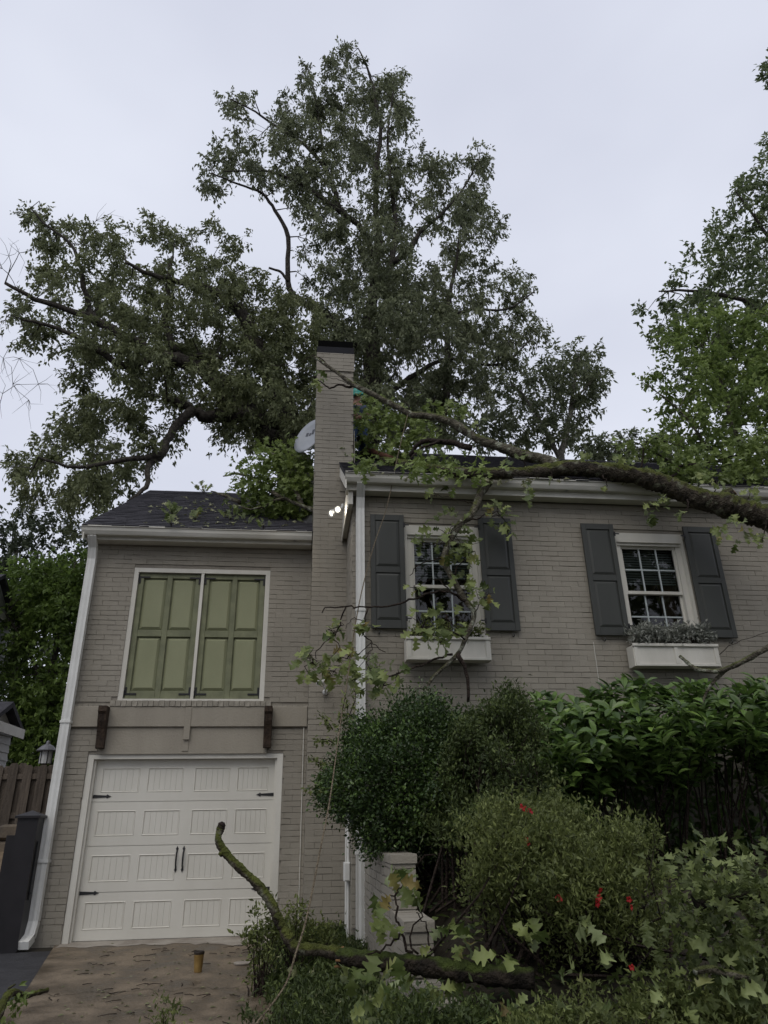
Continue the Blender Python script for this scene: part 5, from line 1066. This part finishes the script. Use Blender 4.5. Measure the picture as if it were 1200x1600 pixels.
for i, (a, b, r, n, lab) in enumerate(((268, 806, 14, 16, 'largest leafy oak sprig lying alone on the garage roof'), (268, 825, 6, 5, 'small oak sprig hanging at the garage gutter'), (305, 812, 10, 6, 'pale turned oak leaves right of the largest sprig on the garage roof'), (360, 812, 12, 9, 'flat oak sprig near the middle of the garage roof'), (385, 818, 8, 5, 'little oak sprig between the flat sprig and the leaf heap'), (318, 770, 14, 12, 'oak sprig caught on the garage roof ridge'), (412, 828, 6, 4, 'oak leaves stuck in the garage gutter below the heap'))):
    q = on_roof(a, b, RG, .02) if b < 822 else P(a, b-2, 9.45); s = root('leaf_sprig', tuple(q), lab, 'sprig', 'loose oak sprigs on the garage roof'); sp = MB()
    for _ in range(n):
        e = q+rng.normal(size=3)*A(r*.006, r*.006, r*.003)+A(0, 0, .04); d = unit(e-q+A(0, -.1, .05)); l = rng.uniform(.1, .17); put_leaf(s, OM[int(rng.integers(0, 6))], e, d, A(0, -.6, .8)+rng.normal(size=3)*.4, l, l*.85)
        sp.tube(np.array([q, (q+e)/2+A(0, 0, .02), e]), [.005, .004, .003], 4, cap=False)
    sp.build('stem', M['twig'], s)
# scattered single leaves on both roofs
Lq = [on_roof(rng.uniform(230, 480), rng.uniform(785, 822), RG, .03) for _ in range(90)]+[on_roof(rng.uniform(560, 1000), rng.uniform(728, 752), RM, .03) for _ in range(90)]+[on_roof(rng.uniform(280, 420), rng.uniform(775, 800), RG, .03) for _ in range(30)]
Lq = np.array(Lq); n = len(Lq); ll = rng.uniform(.05, .13, n)
sl = bpy.data.objects.new('roof_leaf_litter', None); V, F, t = leaf_arrays('oak', Lq, rng.normal(size=(n, 3))*A(1, .6, .2), A(0, -.5, .85)+rng.normal(size=(n, 3))*.3, ll, ll*.8, rng.uniform(0, 1, n))
bpy.data.objects.remove(sl); link_mesh('roof_leaf_litter', mesh_np('roof_leaf_litter', V, F, t), M['litleaf'], None, label='torn pale oak leaves strewn over both roofs', cat='leaf litter', kind='stuff')

# ------------------------------------------------------------------ rope
rp = smooth_path([P(637, 648, 8.5), P(622, 710, 8.3), P(605, 790, 8.0), P(585, 850, 7.75), P(566, 920, 7.5), P(553, 990, 7.2), P(543, 1060, 6.85), P(532, 1130, 6.5), P(516, 1245, 5.95), P(500, 1330, 5.55), P(480, 1430, 5.2), P(462, 1490, 5.0), P(445, 1540, 4.9), P(400, 1600, 4.75), P(350, 1660, 4.6), P(280, 1750, 4.6)], 40)
ph = np.concatenate([[0], np.cumsum(np.linalg.norm(np.diff(rp, axis=0), axis=1))])*70; m_ = MB()
for o in (0, 2*math.pi/3, 4*math.pi/3): m_.tube(rp+.003*np.stack([np.cos(ph+o), np.sin(ph+o), 0*ph], -1), .0038, 5)
ro = m_.build('rope', M['rope'], None, label='thin twisted tan rope hanging from the upper branch down to the driveway', cat='rope')

# ------------------------------------------------------------------ bushes
def shell_bush(name, label, c, rad, n, L, Wr, m, thick=.22, lump=.12, stems=10, tpl='simple', cat='bush', sub=14, flatten=None, base=None):
    c = A(*c); rad = A(*rad); base = A(c[0], c[1], float(gz(c[0], c[1]))) if base is None else A(*base); r = root(name, tuple(base), label, cat)
    k = n//sub; d = unit(rng.normal(size=(k, 3))); ph = rng.uniform(0, 6, 6)
    f = 1+lump*(np.sin(d[:, 0]*7+ph[0])*np.sin(d[:, 2]*6+ph[1])+.6*np.sin(d[:, 1]*11+ph[2])*np.sin(d[:, 0]*13+ph[3]))+rng.normal(0, .035, k)
    dep = rng.uniform(0, 1, k)**1.6*thick
    C = c+d*rad*(f[:, None])-d*dep[:, None]
    keep = C[:, 2] > gz(C[:, 0], C[:, 1])+.03; keep &= ~((C[:, 0] < .95) & (C[:, 2] < 1.04) & (C[:, 0] > .7)); C, d, dep = C[keep], d[keep], dep[keep]; k = len(C)
    p = C[:, None]+rng.normal(size=(k, sub, 3))*L*1.3
    dr = unit(d[:, None]*.7+rng.normal(size=(k, sub, 3))*.7+A(0, 0, .25)); nr = d[:, None]*.6+rng.normal(size=(k, sub, 3))*.6+A(0, 0, .6)
    ti = np.clip(.75*rng.uniform(0, 1, k)[:, None]**2+rng.uniform(0, .35, (k, sub)), 0, 1); LL = L*rng.uniform(.65, 1.25, k*sub)
    foliage('foliage', m, r, [leaf_arrays(tpl, p.reshape(-1, 3), dr.reshape(-1, 3), nr.reshape(-1, 3), LL, LL*Wr, ti.ravel())])
    s = MB()
    for _ in range(stems):
        e = c+unit(rng.normal(size=3)+A(0, 0, .6))*rad*.8; b0 = base+rng.normal(size=3)*A(.08, .08, 0); s.tube(np.array([b0, (b0+e)/2+rng.normal(size=3)*.08, e]), [.022, .014, .006], 6, cap=False)
    s.build('stems', M['twig'], r); return r
bc = P(655, 1213, 6.75)
box = shell_bush('boxwood_bush', 'dense dark green rounded bush clipped above the stepped brick wall', bc, (.83, .72, .66), 62000, .034, .6, M['lf_box'], thick=.32, lump=.13, base=(1.25, 6.9, .8))
# stray shoots on its left flank
sh = MB(); pts = []
for L_ in ([(520, 1140), (510, 1125), (500, 1118)], [(530, 1130), (536, 1105), (540, 1085)], [(515, 1200), (500, 1192), (488, 1186)], [(515, 1238), (500, 1234), (482, 1232)], [(545, 1120), (556, 1090), (552, 1075)], [(520, 1160), (505, 1155), (495, 1160)]):
    q = smooth_path([P(a, b, 6.6) for a, b in L_], 4); sh.tube(q, np.linspace(.005, .002, len(q)), 4, cap=False); pts += [x for x in q]
sh.build('shoots', M['twig'], box); pts = np.array(pts); foliage('shoot_leaves', M['lf_azalea'], box, [mass(pts, np.full(len(pts), .035), 7, .045, 'simple', .45)], kind='stuff')

# laurel hedge: whorls of large glossy leaves on upright stems
def laurel(name, label, poly, Yc, half, nw, nobj, seed_y):
    C = crown_points(poly, nw, Yc, half, (), mind=.085, scale=60); r = root(name, (C[:, 0].mean(), Yc, float(gz(C[:, 0].mean(), Yc))), label, 'hedge')
    base = LOC[r.name]; stems = MB(); recs = []
    for c in C:
        k = int(rng.integers(7, 11)); ax = unit(A(rng.normal(0, .35), -.35+rng.normal(0, .3), 1.0)); a = unit(np.cross(ax, A(1, .2, .1))); b = np.cross(ax, a); t0 = rng.uniform(0, 6)
        for i in range(k):
            th = t0+i*2.4; el = rng.uniform(.15, .9); d = unit(a*math.cos(th)+b*math.sin(th)+ax*el); nr = ax-d*(ax@d)*.9+rng.normal(size=3)*.15; l = rng.uniform(.11, .185)
            recs.append((c-ax*.012*i, d, nr, l, l*rng.uniform(.36, .46)))
        if rng.uniform() > .1: continue
        f = A(c[0]+rng.normal(0, .1), Yc+.25+rng.normal(0, .12), base[2]); stems.tube(np.array([f, (f*.45+c*.55)+rng.normal(size=3)*.06, c]), [.012, .008, .004], 5, cap=False)
    pr = proj(np.array([x[0] for x in recs])); size = np.where((pr[:, 0] > 0) & (pr[:, 0] < 1200), np.array([x[3] for x in recs])/pr[:, 2]*np.where(np.array([x[0][1] for x in recs]) < Yc, 2, 1), 0)
    order = np.argsort(-size); top = set(order[:nobj].tolist()); rest = [x for i, x in enumerate(recs) if i not in top]
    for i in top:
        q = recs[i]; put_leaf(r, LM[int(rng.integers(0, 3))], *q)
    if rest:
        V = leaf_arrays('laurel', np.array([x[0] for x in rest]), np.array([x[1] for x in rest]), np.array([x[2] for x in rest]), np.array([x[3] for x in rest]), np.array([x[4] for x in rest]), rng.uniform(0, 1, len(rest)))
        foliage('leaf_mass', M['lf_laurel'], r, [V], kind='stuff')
    stems.build('stems', M['twig'], r); return r
laurel('laurel_hedge', 'tall laurel hedge with large glossy leaves under the planted window box', [(806, 1180), (815, 1090), (850, 1085), (880, 1100), (930, 1080), (990, 1058), (1040, 1075), (1090, 1062), (1130, 1075), (1180, 1060), (1260, 1060), (1330, 1100), (1330, 1210), (1260, 1190), (1200, 1230), (1170, 1190), (1130, 1165), (1090, 1205), (1050, 1245), (1020, 1215), (960, 1225), (930, 1265), (890, 1280), (850, 1255), (815, 1240)], 7.2, .8, 760, 300, 0)

lh = bpy.data.objects['laurel_hedge']
C = crown_points([(815, 1130), (900, 1120), (1330, 1110), (1330, 1420), (1000, 1420), (850, 1340), (820, 1280)], 420, 7.95, .22, (), mind=.1, scale=30)
foliage('shade_fill_foliage', M['lf_laurel'], lh, [mass(C, np.full(len(C), .14), 9, .13, 'laurel', .42)], kind='stuff')  # added leaf screen that blocks light, darkening the hollow under the hedge
# azalea with red flowers: loose shoots with small leaves
def azalea(name, label, poly, Yc, half, n, mat_, L=.036, holes=(), base=None, cat='bush'):
    C = np.vstack([crown_points(poly, int(n*.6), Yc, half, holes, mind=.045, scale=70, pf=3.6, pt=.25), crown_points(poly, int(n*.4), Yc+.1, half, holes, mind=.05, scale=70, pf=8.0, pt=.1)]); b0 = base if base is not None else (C[:, 0].mean(), Yc, float(gz(C[:, 0].mean(), Yc))); r = root(name, b0, label, cat)
    foliage('foliage', mat_, r, [sprays(C, rng.uniform(.05, .16, len(C)), 5, 9, L, .42, droop=-.3, up=1.2, flat=.7)])
    top = C[np.argsort(-(C[:, 2]-.25*C[:, 1]))[:260]]; top = top[rng.permutation(len(top))[:45]]; sp = []; sb = MB()
    for c in top:                                   # long shoots standing out of the bush
        v = unit(A(rng.normal(0, .45), -.3+rng.normal(0, .3), 1.0))*rng.uniform(.09, .2); k = int(rng.integers(4, 8)); t = np.linspace(.2, 1, k)[:, None]; sp.append(c+v*t); sb.tube(np.array([c-v*.3, c+v]), [.003, .0015], 4, cap=False)
    sp = np.concatenate(sp); foliage('shoot_leaves', mat_, r, [sprays(sp, np.full(len(sp), .035), 3, 3, L*1.1, .42, droop=-.3, up=.8)], kind='stuff'); sb.build('shoots', M['twig'], r, kind='stuff')
    s = MB()
    for c in C[::5]:
        f = A(*b0)+rng.normal(size=3)*A(.3, .2, 0); s.tube(np.array([f, f*.4+c*.6+rng.normal(size=3)*.08, c]), [.012, .007, .002], 4, cap=False)
    s.build('stems', M['twig'], r); return r, C
az, _ = azalea('azalea_bush', 'loose olive azalea bush dotted with red blossoms', [(700, 1330), (712, 1290), (745, 1300), (770, 1250), (800, 1262), (818, 1235), (850, 1262), (880, 1250), (905, 1285), (930, 1290), (955, 1320), (990, 1300), (1010, 1288), (1035, 1310), (1010, 1350), (1040, 1385), (1055, 1440), (1040, 1520), (980, 1600), (900, 1620), (850, 1560), (845, 1490), (775, 1450), (735, 1420), (720, 1370)], 5.1, .7, 800, M['lf_azalea'], holes=((900, 1330, 14), (800, 1310, 10), (770, 1420, 14), (850, 1480, 12), (860, 1370, 10), (950, 1440, 12), (740, 1340, 8)))
azalea('privet_bush', 'twiggy small leaved shrub between the round bush and the laurel hedge', [(690, 1250), (700, 1180), (725, 1125), (770, 1112), (800, 1090), (835, 1120), (850, 1180), (870, 1260), (800, 1330), (750, 1340), (700, 1330), (660, 1300)], 6.0, .6, 560, M['lf_privet'], L=.038, holes=((740, 1250, 12), (800, 1200, 10), (700, 1290, 10)))
azalea('low_shrub', 'low olive shrub spilling over the bottom edge beside the mossy log', [(780, 1660), (800, 1630), (860, 1600), (960, 1590), (1060, 1560), (1180, 1590), (1200, 1680), (700, 1680)], 4.15, .4, 330, M['lf_azalea'], L=.034)
azalea('stair_weeds', 'low weeds smothering the lower brick steps under the mossy log', [(585, 1680), (600, 1612), (650, 1600), (720, 1605), (780, 1615), (790, 1680)], 4.3, .25, 110, M['lf_privet'], L=.036, cat='weeds')
pm = []
for i in range(4):
    r = np.random.default_rng(50+i); V = []; F = []
    for k in range(5):
        t = k*2*math.pi/5+r.uniform(-.15, .15); dx, dz = math.cos(t), math.sin(t); n0 = len(V)
        for (u, w, y) in ((.0, .06, 0), (.35, .3, -.3), (.75, .38, -.42), (1.0, .12, -.35)):
            V += [(dx*u-dz*w, y+r.uniform(-.04, .04), dz*u+dx*w), (dx*u+dz*w, y+r.uniform(-.04, .04), dz*u-dx*w)]
        F += [(n0+2*j, n0+2*j+1, n0+2*j+3, n0+2*j+2) for j in range(3)]
    me = mesh_np('flower', np.array(V), np.array(F)); me.materials.append(M['red']); pm.append(me)
for (a, b, y, k) in ((822, 1264, 4.7, 1), (828, 1268, 4.68, 1), (824, 1312, 4.6, 1), (826, 1318, 4.6, 1), (873, 1404, 4.45, 1), (937, 1390, 4.45, 1), (935, 1402, 4.45, 1), (932, 1412, 4.45, 1), (983, 1405, 4.45, 1), (985, 1418, 4.45, 1), (988, 1511, 4.25, 1), (816, 1262, 4.72, 1)):
    o = bpy.data.objects.new('flower', pm[int(rng.integers(0, 4))]); o.location = Vector(P(a, b, y)-LOC[az.name]); s = .02*rng.uniform(.85, 1.2); o.scale = (s, s, s); o.rotation_euler = (rng.uniform(-.5, .5), rng.uniform(0, 3), rng.uniform(-.8, .8)); finish(o, az)

Lq = np.stack([rng.uniform(.95, 6.5, 5200), rng.uniform(3.0, 8.2, 5200), np.zeros(5200)], -1); Lq[:, 2] = gz(Lq[:, 0], Lq[:, 1])+rng.uniform(.01, .07, 5200); ll = rng.uniform(.04, .11, 5200)
V, F, t = leaf_arrays('simple', Lq, rng.normal(size=(5200, 3))*A(1, 1, .3), A(0, -.3, 1)+rng.normal(size=(5200, 3))*.5, ll, ll*.5, rng.uniform(0, 1, 5200))
link_mesh('bed_ground_cover', mesh_np('bed_ground_cover', V, F, t), M['lf_privet'], None, label='dark low leaves covering the soil under the bushes', cat='ground cover', kind='stuff')
# ------------------------------------------------------------------ grass strip and lily clump
def blades(name, label, pts, Lr, W, m, spread=.5, cat='grass', kind=None, tpl='blade'):
    pts = np.asarray(pts); n = len(pts); d = unit(rng.normal(size=(n, 3))*A(spread, spread, .1)+A(0, 0, 1)); L = rng.uniform(*Lr, n)
    nr = np.cross(d, rng.normal(size=(n, 3))); V, F, t = leaf_arrays(tpl, pts, d, nr, L, np.full(n, W), rng.uniform(0, 1, n))
    return V, F, t
gp_ = []
while len(gp_) < 9000:
    x, y = rng.uniform(-.45, .72), rng.uniform(3.4, 9.2)
    xr = -.18-.16*math.exp(-((y-8.6)/.5)**2)+(.0 if y > 7.5 else .03*(7.5-y))
    if x < xr+rng.normal(0, .05)+.03 or rng.uniform() > .25+.75*sst(xr, xr+.35, x): continue
    gp_.append((x, y, float(gz(x, y))))
V, F, t = blades('grass', '', gp_, (.05, .17), .009, M['lf_grass'])
link_mesh('grass', mesh_np('grass', V, F, t), M['lf_grass'], None, label='rough grass strip between driveway and stepped brick wall', cat='grass', kind='stuff')
V = np.array([(x, y, float(gz(x, y))+.05) for x, y in zip(rng.uniform(-.3, .7, 260), rng.uniform(4.2, 9.1, 260)) if x > -.28+.05*rng.normal()])
V = V[[patch(v, 4.0, .6) > -.2 for v in V]]; gw = sprays(V, np.full(len(V), .09), 5, 7, .045, .45, droop=-.1, up=.8)
link_mesh('strip_weeds', mesh_np('strip_weeds', gw[0], gw[1], gw[2]), M['lf_privet'], None, label='small leafy weeds tangled through the grass strip', cat='weeds', kind='stuff')
V = np.array([(x, y, float(gz(x, y))+.06) for x, y in zip(rng.uniform(-.35, .72, 70), rng.uniform(4.2, 8.8, 70))]); n = len(V); ll = rng.uniform(.08, .15, n)
gw = leaf_arrays('oak', V, rng.normal(size=(n, 3))*A(1, 1, .25), A(0, -.4, 1)+rng.normal(size=(n, 3))*.4, ll, ll*.8, rng.uniform(0, 1, n))
link_mesh('strip_leaf_litter', mesh_np('strip_leaf_litter', gw[0], gw[1], gw[2]), M['litleaf'], None, label='torn oak leaves dropped over the grass strip', cat='leaf litter', kind='stuff')
s = MB()
for _ in range(70):
    x, y = rng.uniform(-2.0, -.2), rng.uniform(5.8, 9.5); z = float(gz(x, y))+.027; t = rng.uniform(0, 6); L_ = rng.uniform(.03, .16); v = A(math.cos(t), math.sin(t), 0)*L_
    s.tube(np.array([A(x, y, z), A(x, y, z+.004)+v*.5+rng.normal(size=3)*A(.008, .008, 0), A(x, y, z)+v]), [.0035, .003, .002], 4)
s.build('drive_twig_litter', M['twig'], None, label='thin broken twigs littering the driveway', cat='twig litter', kind='stuff')
def lily(px, py, Y, n, L, label):
    c = P(px, py, Y); c[2] = gz(c[0], c[1]); r = root('lily_clump', tuple(c), label, 'plant')
    for i in range(n):
        th = rng.uniform(0, 2*math.pi); l = L*rng.uniform(.6, 1.1); q = []
        for t in np.linspace(0, 1, 7):
            q.append((math.cos(th)*l*.75*t**1.3+c[0], math.sin(th)*l*.75*t**1.3+c[1], c[2]+l*(1.05*t-.75*t*t)))
        q = np.array(q); s = unit(np.cross(np.gradient(q, axis=0), A(0, 0, 1))); w = .009*np.array([.7, 1, 1, .95, .8, .5, .05])
        V = np.concatenate([q+s*w[:, None], q-s*w[:, None]])
        me = mesh_np('blade', V-c, np.array([(j, j+1, 8+j, 7+j) for j in range(6)]), np.full(14, rng.uniform(0, 1))); link_mesh('blade', me, M['lf_lily'], r)
lily(800, 1640, 4.3, 46, .5, 'arching strap leaved lily clump below the mossy log'); lily(720, 1625, 4.4, 22, .38, 'smaller strap leaved clump at the foot of the brick steps')

# ------------------------------------------------------------------ fallen wood in the foreground
br = root('mossy_branch', tuple(P(480, 1500, 5.15)), 'crooked mossy broken branch standing up in front of the garage door', 'fallen branch')
wood('branch', [(345, 1292), (341, 1312), (352, 1332), (370, 1352), (400, 1380), (423, 1410), (435, 1437), (448, 1460), (463, 1481), (493, 1484), (520, 1488), (531, 1490)], np.linspace(5.35, 5.1, 12), .024, .04, M['bark_moss'], br, sides=10, bump=.16)
wood('stub', [(352, 1334), (346, 1334), (343, 1337)], 5.3, .02, .016, M['bark_moss'], br, sides=7)
wood('tip', [(345, 1294), (347, 1289), (341, 1289)], 5.35, .03, .014, M['twig'], br, sides=8)
lg = root('mossy_log', tuple(P(680, 1530, 4.95)), 'broken mossy log lying across the brick steps and bushes', 'log')
wood('log', [(531, 1494), (560, 1498), (600, 1503), (650, 1508), (700, 1514), (760, 1522), (835, 1530)], np.linspace(5.1, 4.55, 7), .05, .055, M['bark_log'], lg, sides=14, rough=.12)
q = P(529, 1494, 5.1); s = MB()
for _ in range(14):
    o = rng.normal(size=3)*A(.01, .035, .035); s.tube(np.array([q+o+A(.03, 0, 0), q+o*1.1+A(-rng.uniform(-.01, .025), 0, 0)]), [.014, .005], 5)
s.build('split_end', M['wood_raw'], lg, kind='stuff')
TWP = lg
twig([(640, 1490), (628, 1460), (618, 1430), (622, 1390), (640, 1382)], 4.85, .009, .004); twig([(628, 1462), (605, 1480), (588, 1485), (575, 1492)], 4.85, .007, .004); twig([(655, 1495), (640, 1465), (660, 1430), (650, 1420)], 4.8, .007, .003); twig([(676, 1490), (665, 1450), (652, 1425)], 4.85, .006, .003); twig([(622, 1395), (606, 1400)], 4.85, .005, .003)
for (a, b, r, n, y) in ((632, 1378, 18, 8, 4.8), (648, 1395, 12, 5, 4.8), (612, 1362, 8, 2, 4.85), (596, 1412, 12, 5, 4.85), (592, 1450, 12, 5, 4.85), (670, 1485, 10, 2, 4.7), (615, 1450, 8, 2, 4.85), (545, 1520, 14, 4, 4.9), (600, 1545, 34, 18, 4.75), (640, 1550, 34, 16, 4.7), (620, 1585, 30, 12, 4.6), (680, 1545, 24, 9, 4.7), (580, 1575, 24, 7, 4.8), (560, 1590, 14, 4, 4.7), (720, 1480, 20, 6, 4.7), (700, 1455, 14, 5, 4.8), (780, 1500, 20, 6, 4.6), (830, 1470, 16, 5, 4.5)):
    leaf_cluster(lg, a, b, r, n, y, L=.13, droop=.3, spread=.2)
fb = root('oak_debris', tuple(P(1130, 1450, 4.3)), 'heap of broken oak boughs and leaves at the right edge', 'debris')
wood('bough', [(1290, 1380), (1230, 1388), (1180, 1392), (1130, 1400), (1085, 1412)], [4.3, 4.3, 4.32, 4.35, 4.4], .075, .05, M['bark_log'], fb, sides=12)
wood('stick', [(1085, 1518), (1110, 1514), (1140, 1522), (1190, 1532)], [3.9, 3.9, 3.9, 3.9], .016, .02, M['bark_grey'], fb, sides=8)
wood('bough', [(1320, 1500), (1260, 1470), (1210, 1440), (1170, 1420)], [3.9, 4.0, 4.1, 4.2], .05, .03, M['bark_grey'], fb, sides=9)
for (a, b, r, n, y) in ((1115, 1325, 22, 10, 4.6), (1085, 1300, 10, 3, 4.65), (1130, 1345, 24, 10, 4.5), (1160, 1365, 26, 10, 4.5), (1055, 1345, 16, 5, 4.55), (1190, 1340, 20, 8, 4.5), (1100, 1385, 26, 10, 4.4), (1060, 1400, 22, 7, 4.4), (1150, 1440, 26, 10, 4.2), (1165, 1470, 20, 8, 4.1), (1100, 1450, 24, 8, 4.25), (1120, 1500, 22, 8, 4.0), (1160, 1545, 30, 10, 3.8), (1190, 1580, 26, 9, 3.7), (1080, 1560, 28, 8, 3.85), (1040, 1470, 22, 6, 4.2), (1020, 1560, 22, 6, 3.9), (920, 1460, 18, 5, 4.3), (890, 1530, 18, 5, 4.1), (905, 1440, 12, 4, 4.3), (960, 1500, 20, 5, 4.15), (1195, 1420, 14, 5, 4.3), (1185, 1500, 24, 8, 3.95), (800, 1560, 20, 5, 4.3), (865, 1590, 22, 5, 4.0), (950, 1575, 20, 5, 3.95)):
    leaf_cluster(fb, a, b, r, max(2, int(n*.6)), y, L=.115, droop=.15, spread=.25, OM=OD)
C = crown_points([(1040, 1330), (1100, 1300), (1160, 1335), (1260, 1320), (1300, 1680), (960, 1680), (1000, 1560), (1040, 1450)], 190, 4.15, .35, (), mind=.06, scale=60, pf=5.0, pt=0.0)
foliage('foliage', M['lf_debris'], fb, [mass(C, np.full(len(C), .12), 6, .09, 'oak', .8)], kind='stuff')
hb2 = root('lichen_branch', tuple(P(1210, 1080, 6.2)), 'grey lichen branch poking out before the planted window box', 'fallen branch')
wood('branch', [(1330, 960), (1260, 985), (1200, 1012), (1160, 1034), (1125, 1048), (1095, 1047), (1080, 1040), (1062, 1025)], np.linspace(6.3, 6.8, 8), .034, .016, M['bark_grey'], hb2, sides=9)
wood('branch', [(1135, 1046), (1118, 1062), (1105, 1080), (1095, 1105)], [6.6, 6.65, 6.7, 6.75], .02, .012, M['bark_grey'], hb2, sides=8)
TWP = hb2; twig([(1125, 1022), (1160, 1000), (1215, 982)], 6.6, .004, .003)
lb = root('mossy_stick', tuple(PZ(30, 1565, -.05)), 'curled mossy stick on the asphalt at the lower left corner', 'stick')
wood('branch', [(-40, 1640), (-5, 1590), (8, 1560), (22, 1550), (38, 1556), (55, 1552), (74, 1547)], np.linspace(5.6, 6.3, 7), .03, .014, M['bark_moss'], lb, sides=9, bump=.25)
wood('branch', [(18, 1552), (14, 1545), (24, 1538)], 6.1, .012, .006, M['bark_moss'], lb, sides=6)
C = np.array([P(a+rng.normal(0, 8), b+rng.normal(0, 5), 6.0) for a, b in ((10, 1575), (25, 1560), (35, 1555), (5, 1590)) for _ in range(3)]); foliage('leaves', M['lf_fall'], lb, [mass(C, np.full(len(C), .05), 8, .05, 'simple', .5)], kind='stuff')
# weeds at the garage corner
def weed(px, py, Y, r, n, label, L=.05):
    c = P(px, py, Y); b = A(c[0], c[1], float(gz(c[0], c[1]))); w = root('weed', tuple(b), label, 'weed', 'weeds by the garage corner'); C = c+rng.normal(size=(n, 3))*r*A(1, .7, .8)
    foliage('foliage', M['lf_azalea'], w, [sprays(C, np.full(n, .07), 5, 7, L, .4, droop=-.1, up=.7)]); s = MB()
    for q in C: s.tube(np.array([b+rng.normal(size=3)*A(.04, .04, 0), (b+q)/2+rng.normal(size=3)*.02, q]), [.005, .004, .002], 4, cap=False)
    s.build('stems', M['twig'], w)
weed(410, 1475, 7.0, .1, 22, 'leafy weed at the right foot of the garage door frame'); weed(460, 1455, 7.2, .11, 22, 'leafy weed below the rope beside the mossy branch'); weed(500, 1465, 7.4, .1, 14, 'small weed in front of the chimney foot'); weed(255, 1608, 5.4, .06, 6, 'tiny weed in a driveway crack at the bottom edge', L=.035)
# plants in the window boxes
for (x0, x1, z, n, mm, lab, hgt) in ((4.04, 5.02, 3.22, 70, M['dusty'], 'grey leaved plants crowding the window box below the clear window', .19), (1.28, 2.18, 3.265, 22, M['lf_azalea'], 'sparse reddish stems in the window box under the hanging branch', .1)):
    r = root('potted_plants', ((x0+x1)/2, 8.15, z), lab, 'plants'); C = np.stack([rng.uniform(x0, x1, n), rng.uniform(8.09, 8.2, n), z+rng.uniform(.04, hgt, n)], -1)
    foliage('foliage', mm, r, [sprays(C, np.full(n, .075), 5, 7, .06, .42, droop=.0, up=.6)]); s = MB()
    for q in C: s.tube(np.array([A(q[0], q[1], z-.01), q]), [.004, .003], 4, cap=False)
    s.build('stems', M['twig'], r)
# hose bib wire by the clear window, small sticks on the drive
MB().tube([P(927, 1003, 8.26), P(931, 1030, 8.26), P(936, 1066, 8.26)], .004, 5).build('wall_wire', M['trim'], house)
for i, (a, b, c, d, lab) in enumerate(((282, 1546, 284, 1536, 'short dark stick lying straight on the middle of the driveway'), (385, 1540, 388, 1555, 'thin upright twig on the driveway near the grass'))):
    p, q = PZ(a, b, -.01), PZ(c, d, .0); MB().tube([p, (p+q)/2+A(.01, 0, .01), q], .006, 5).build('twig', M['twig'], None, label=lab, cat='twig')
Lq = np.array([PZ(rng.uniform(100, 420), rng.uniform(1485, 1600), -.01) for _ in range(170)]); Lq[:, 2] = gz(Lq[:, 0], Lq[:, 1])+.026; n = len(Lq); ll = rng.uniform(.012, .06, n)
V, F, t = leaf_arrays('simple', Lq, rng.normal(size=(n, 3))*A(1, 1, .05), A(0, 0, 1)+rng.normal(size=(n, 3))*.15, ll, ll*.5, rng.uniform(0, 1, n))
link_mesh('drive_leaf_litter', mesh_np('drive_leaf_litter', V, F, t), M['litleaf'], None, label='bits of leaf scattered over the concrete driveway', cat='leaf litter', kind='stuff')
print('objects', len(bpy.data.objects), 'polys', sum(len(o.data.polygons) for o in bpy.data.objects if o.type == 'MESH'))
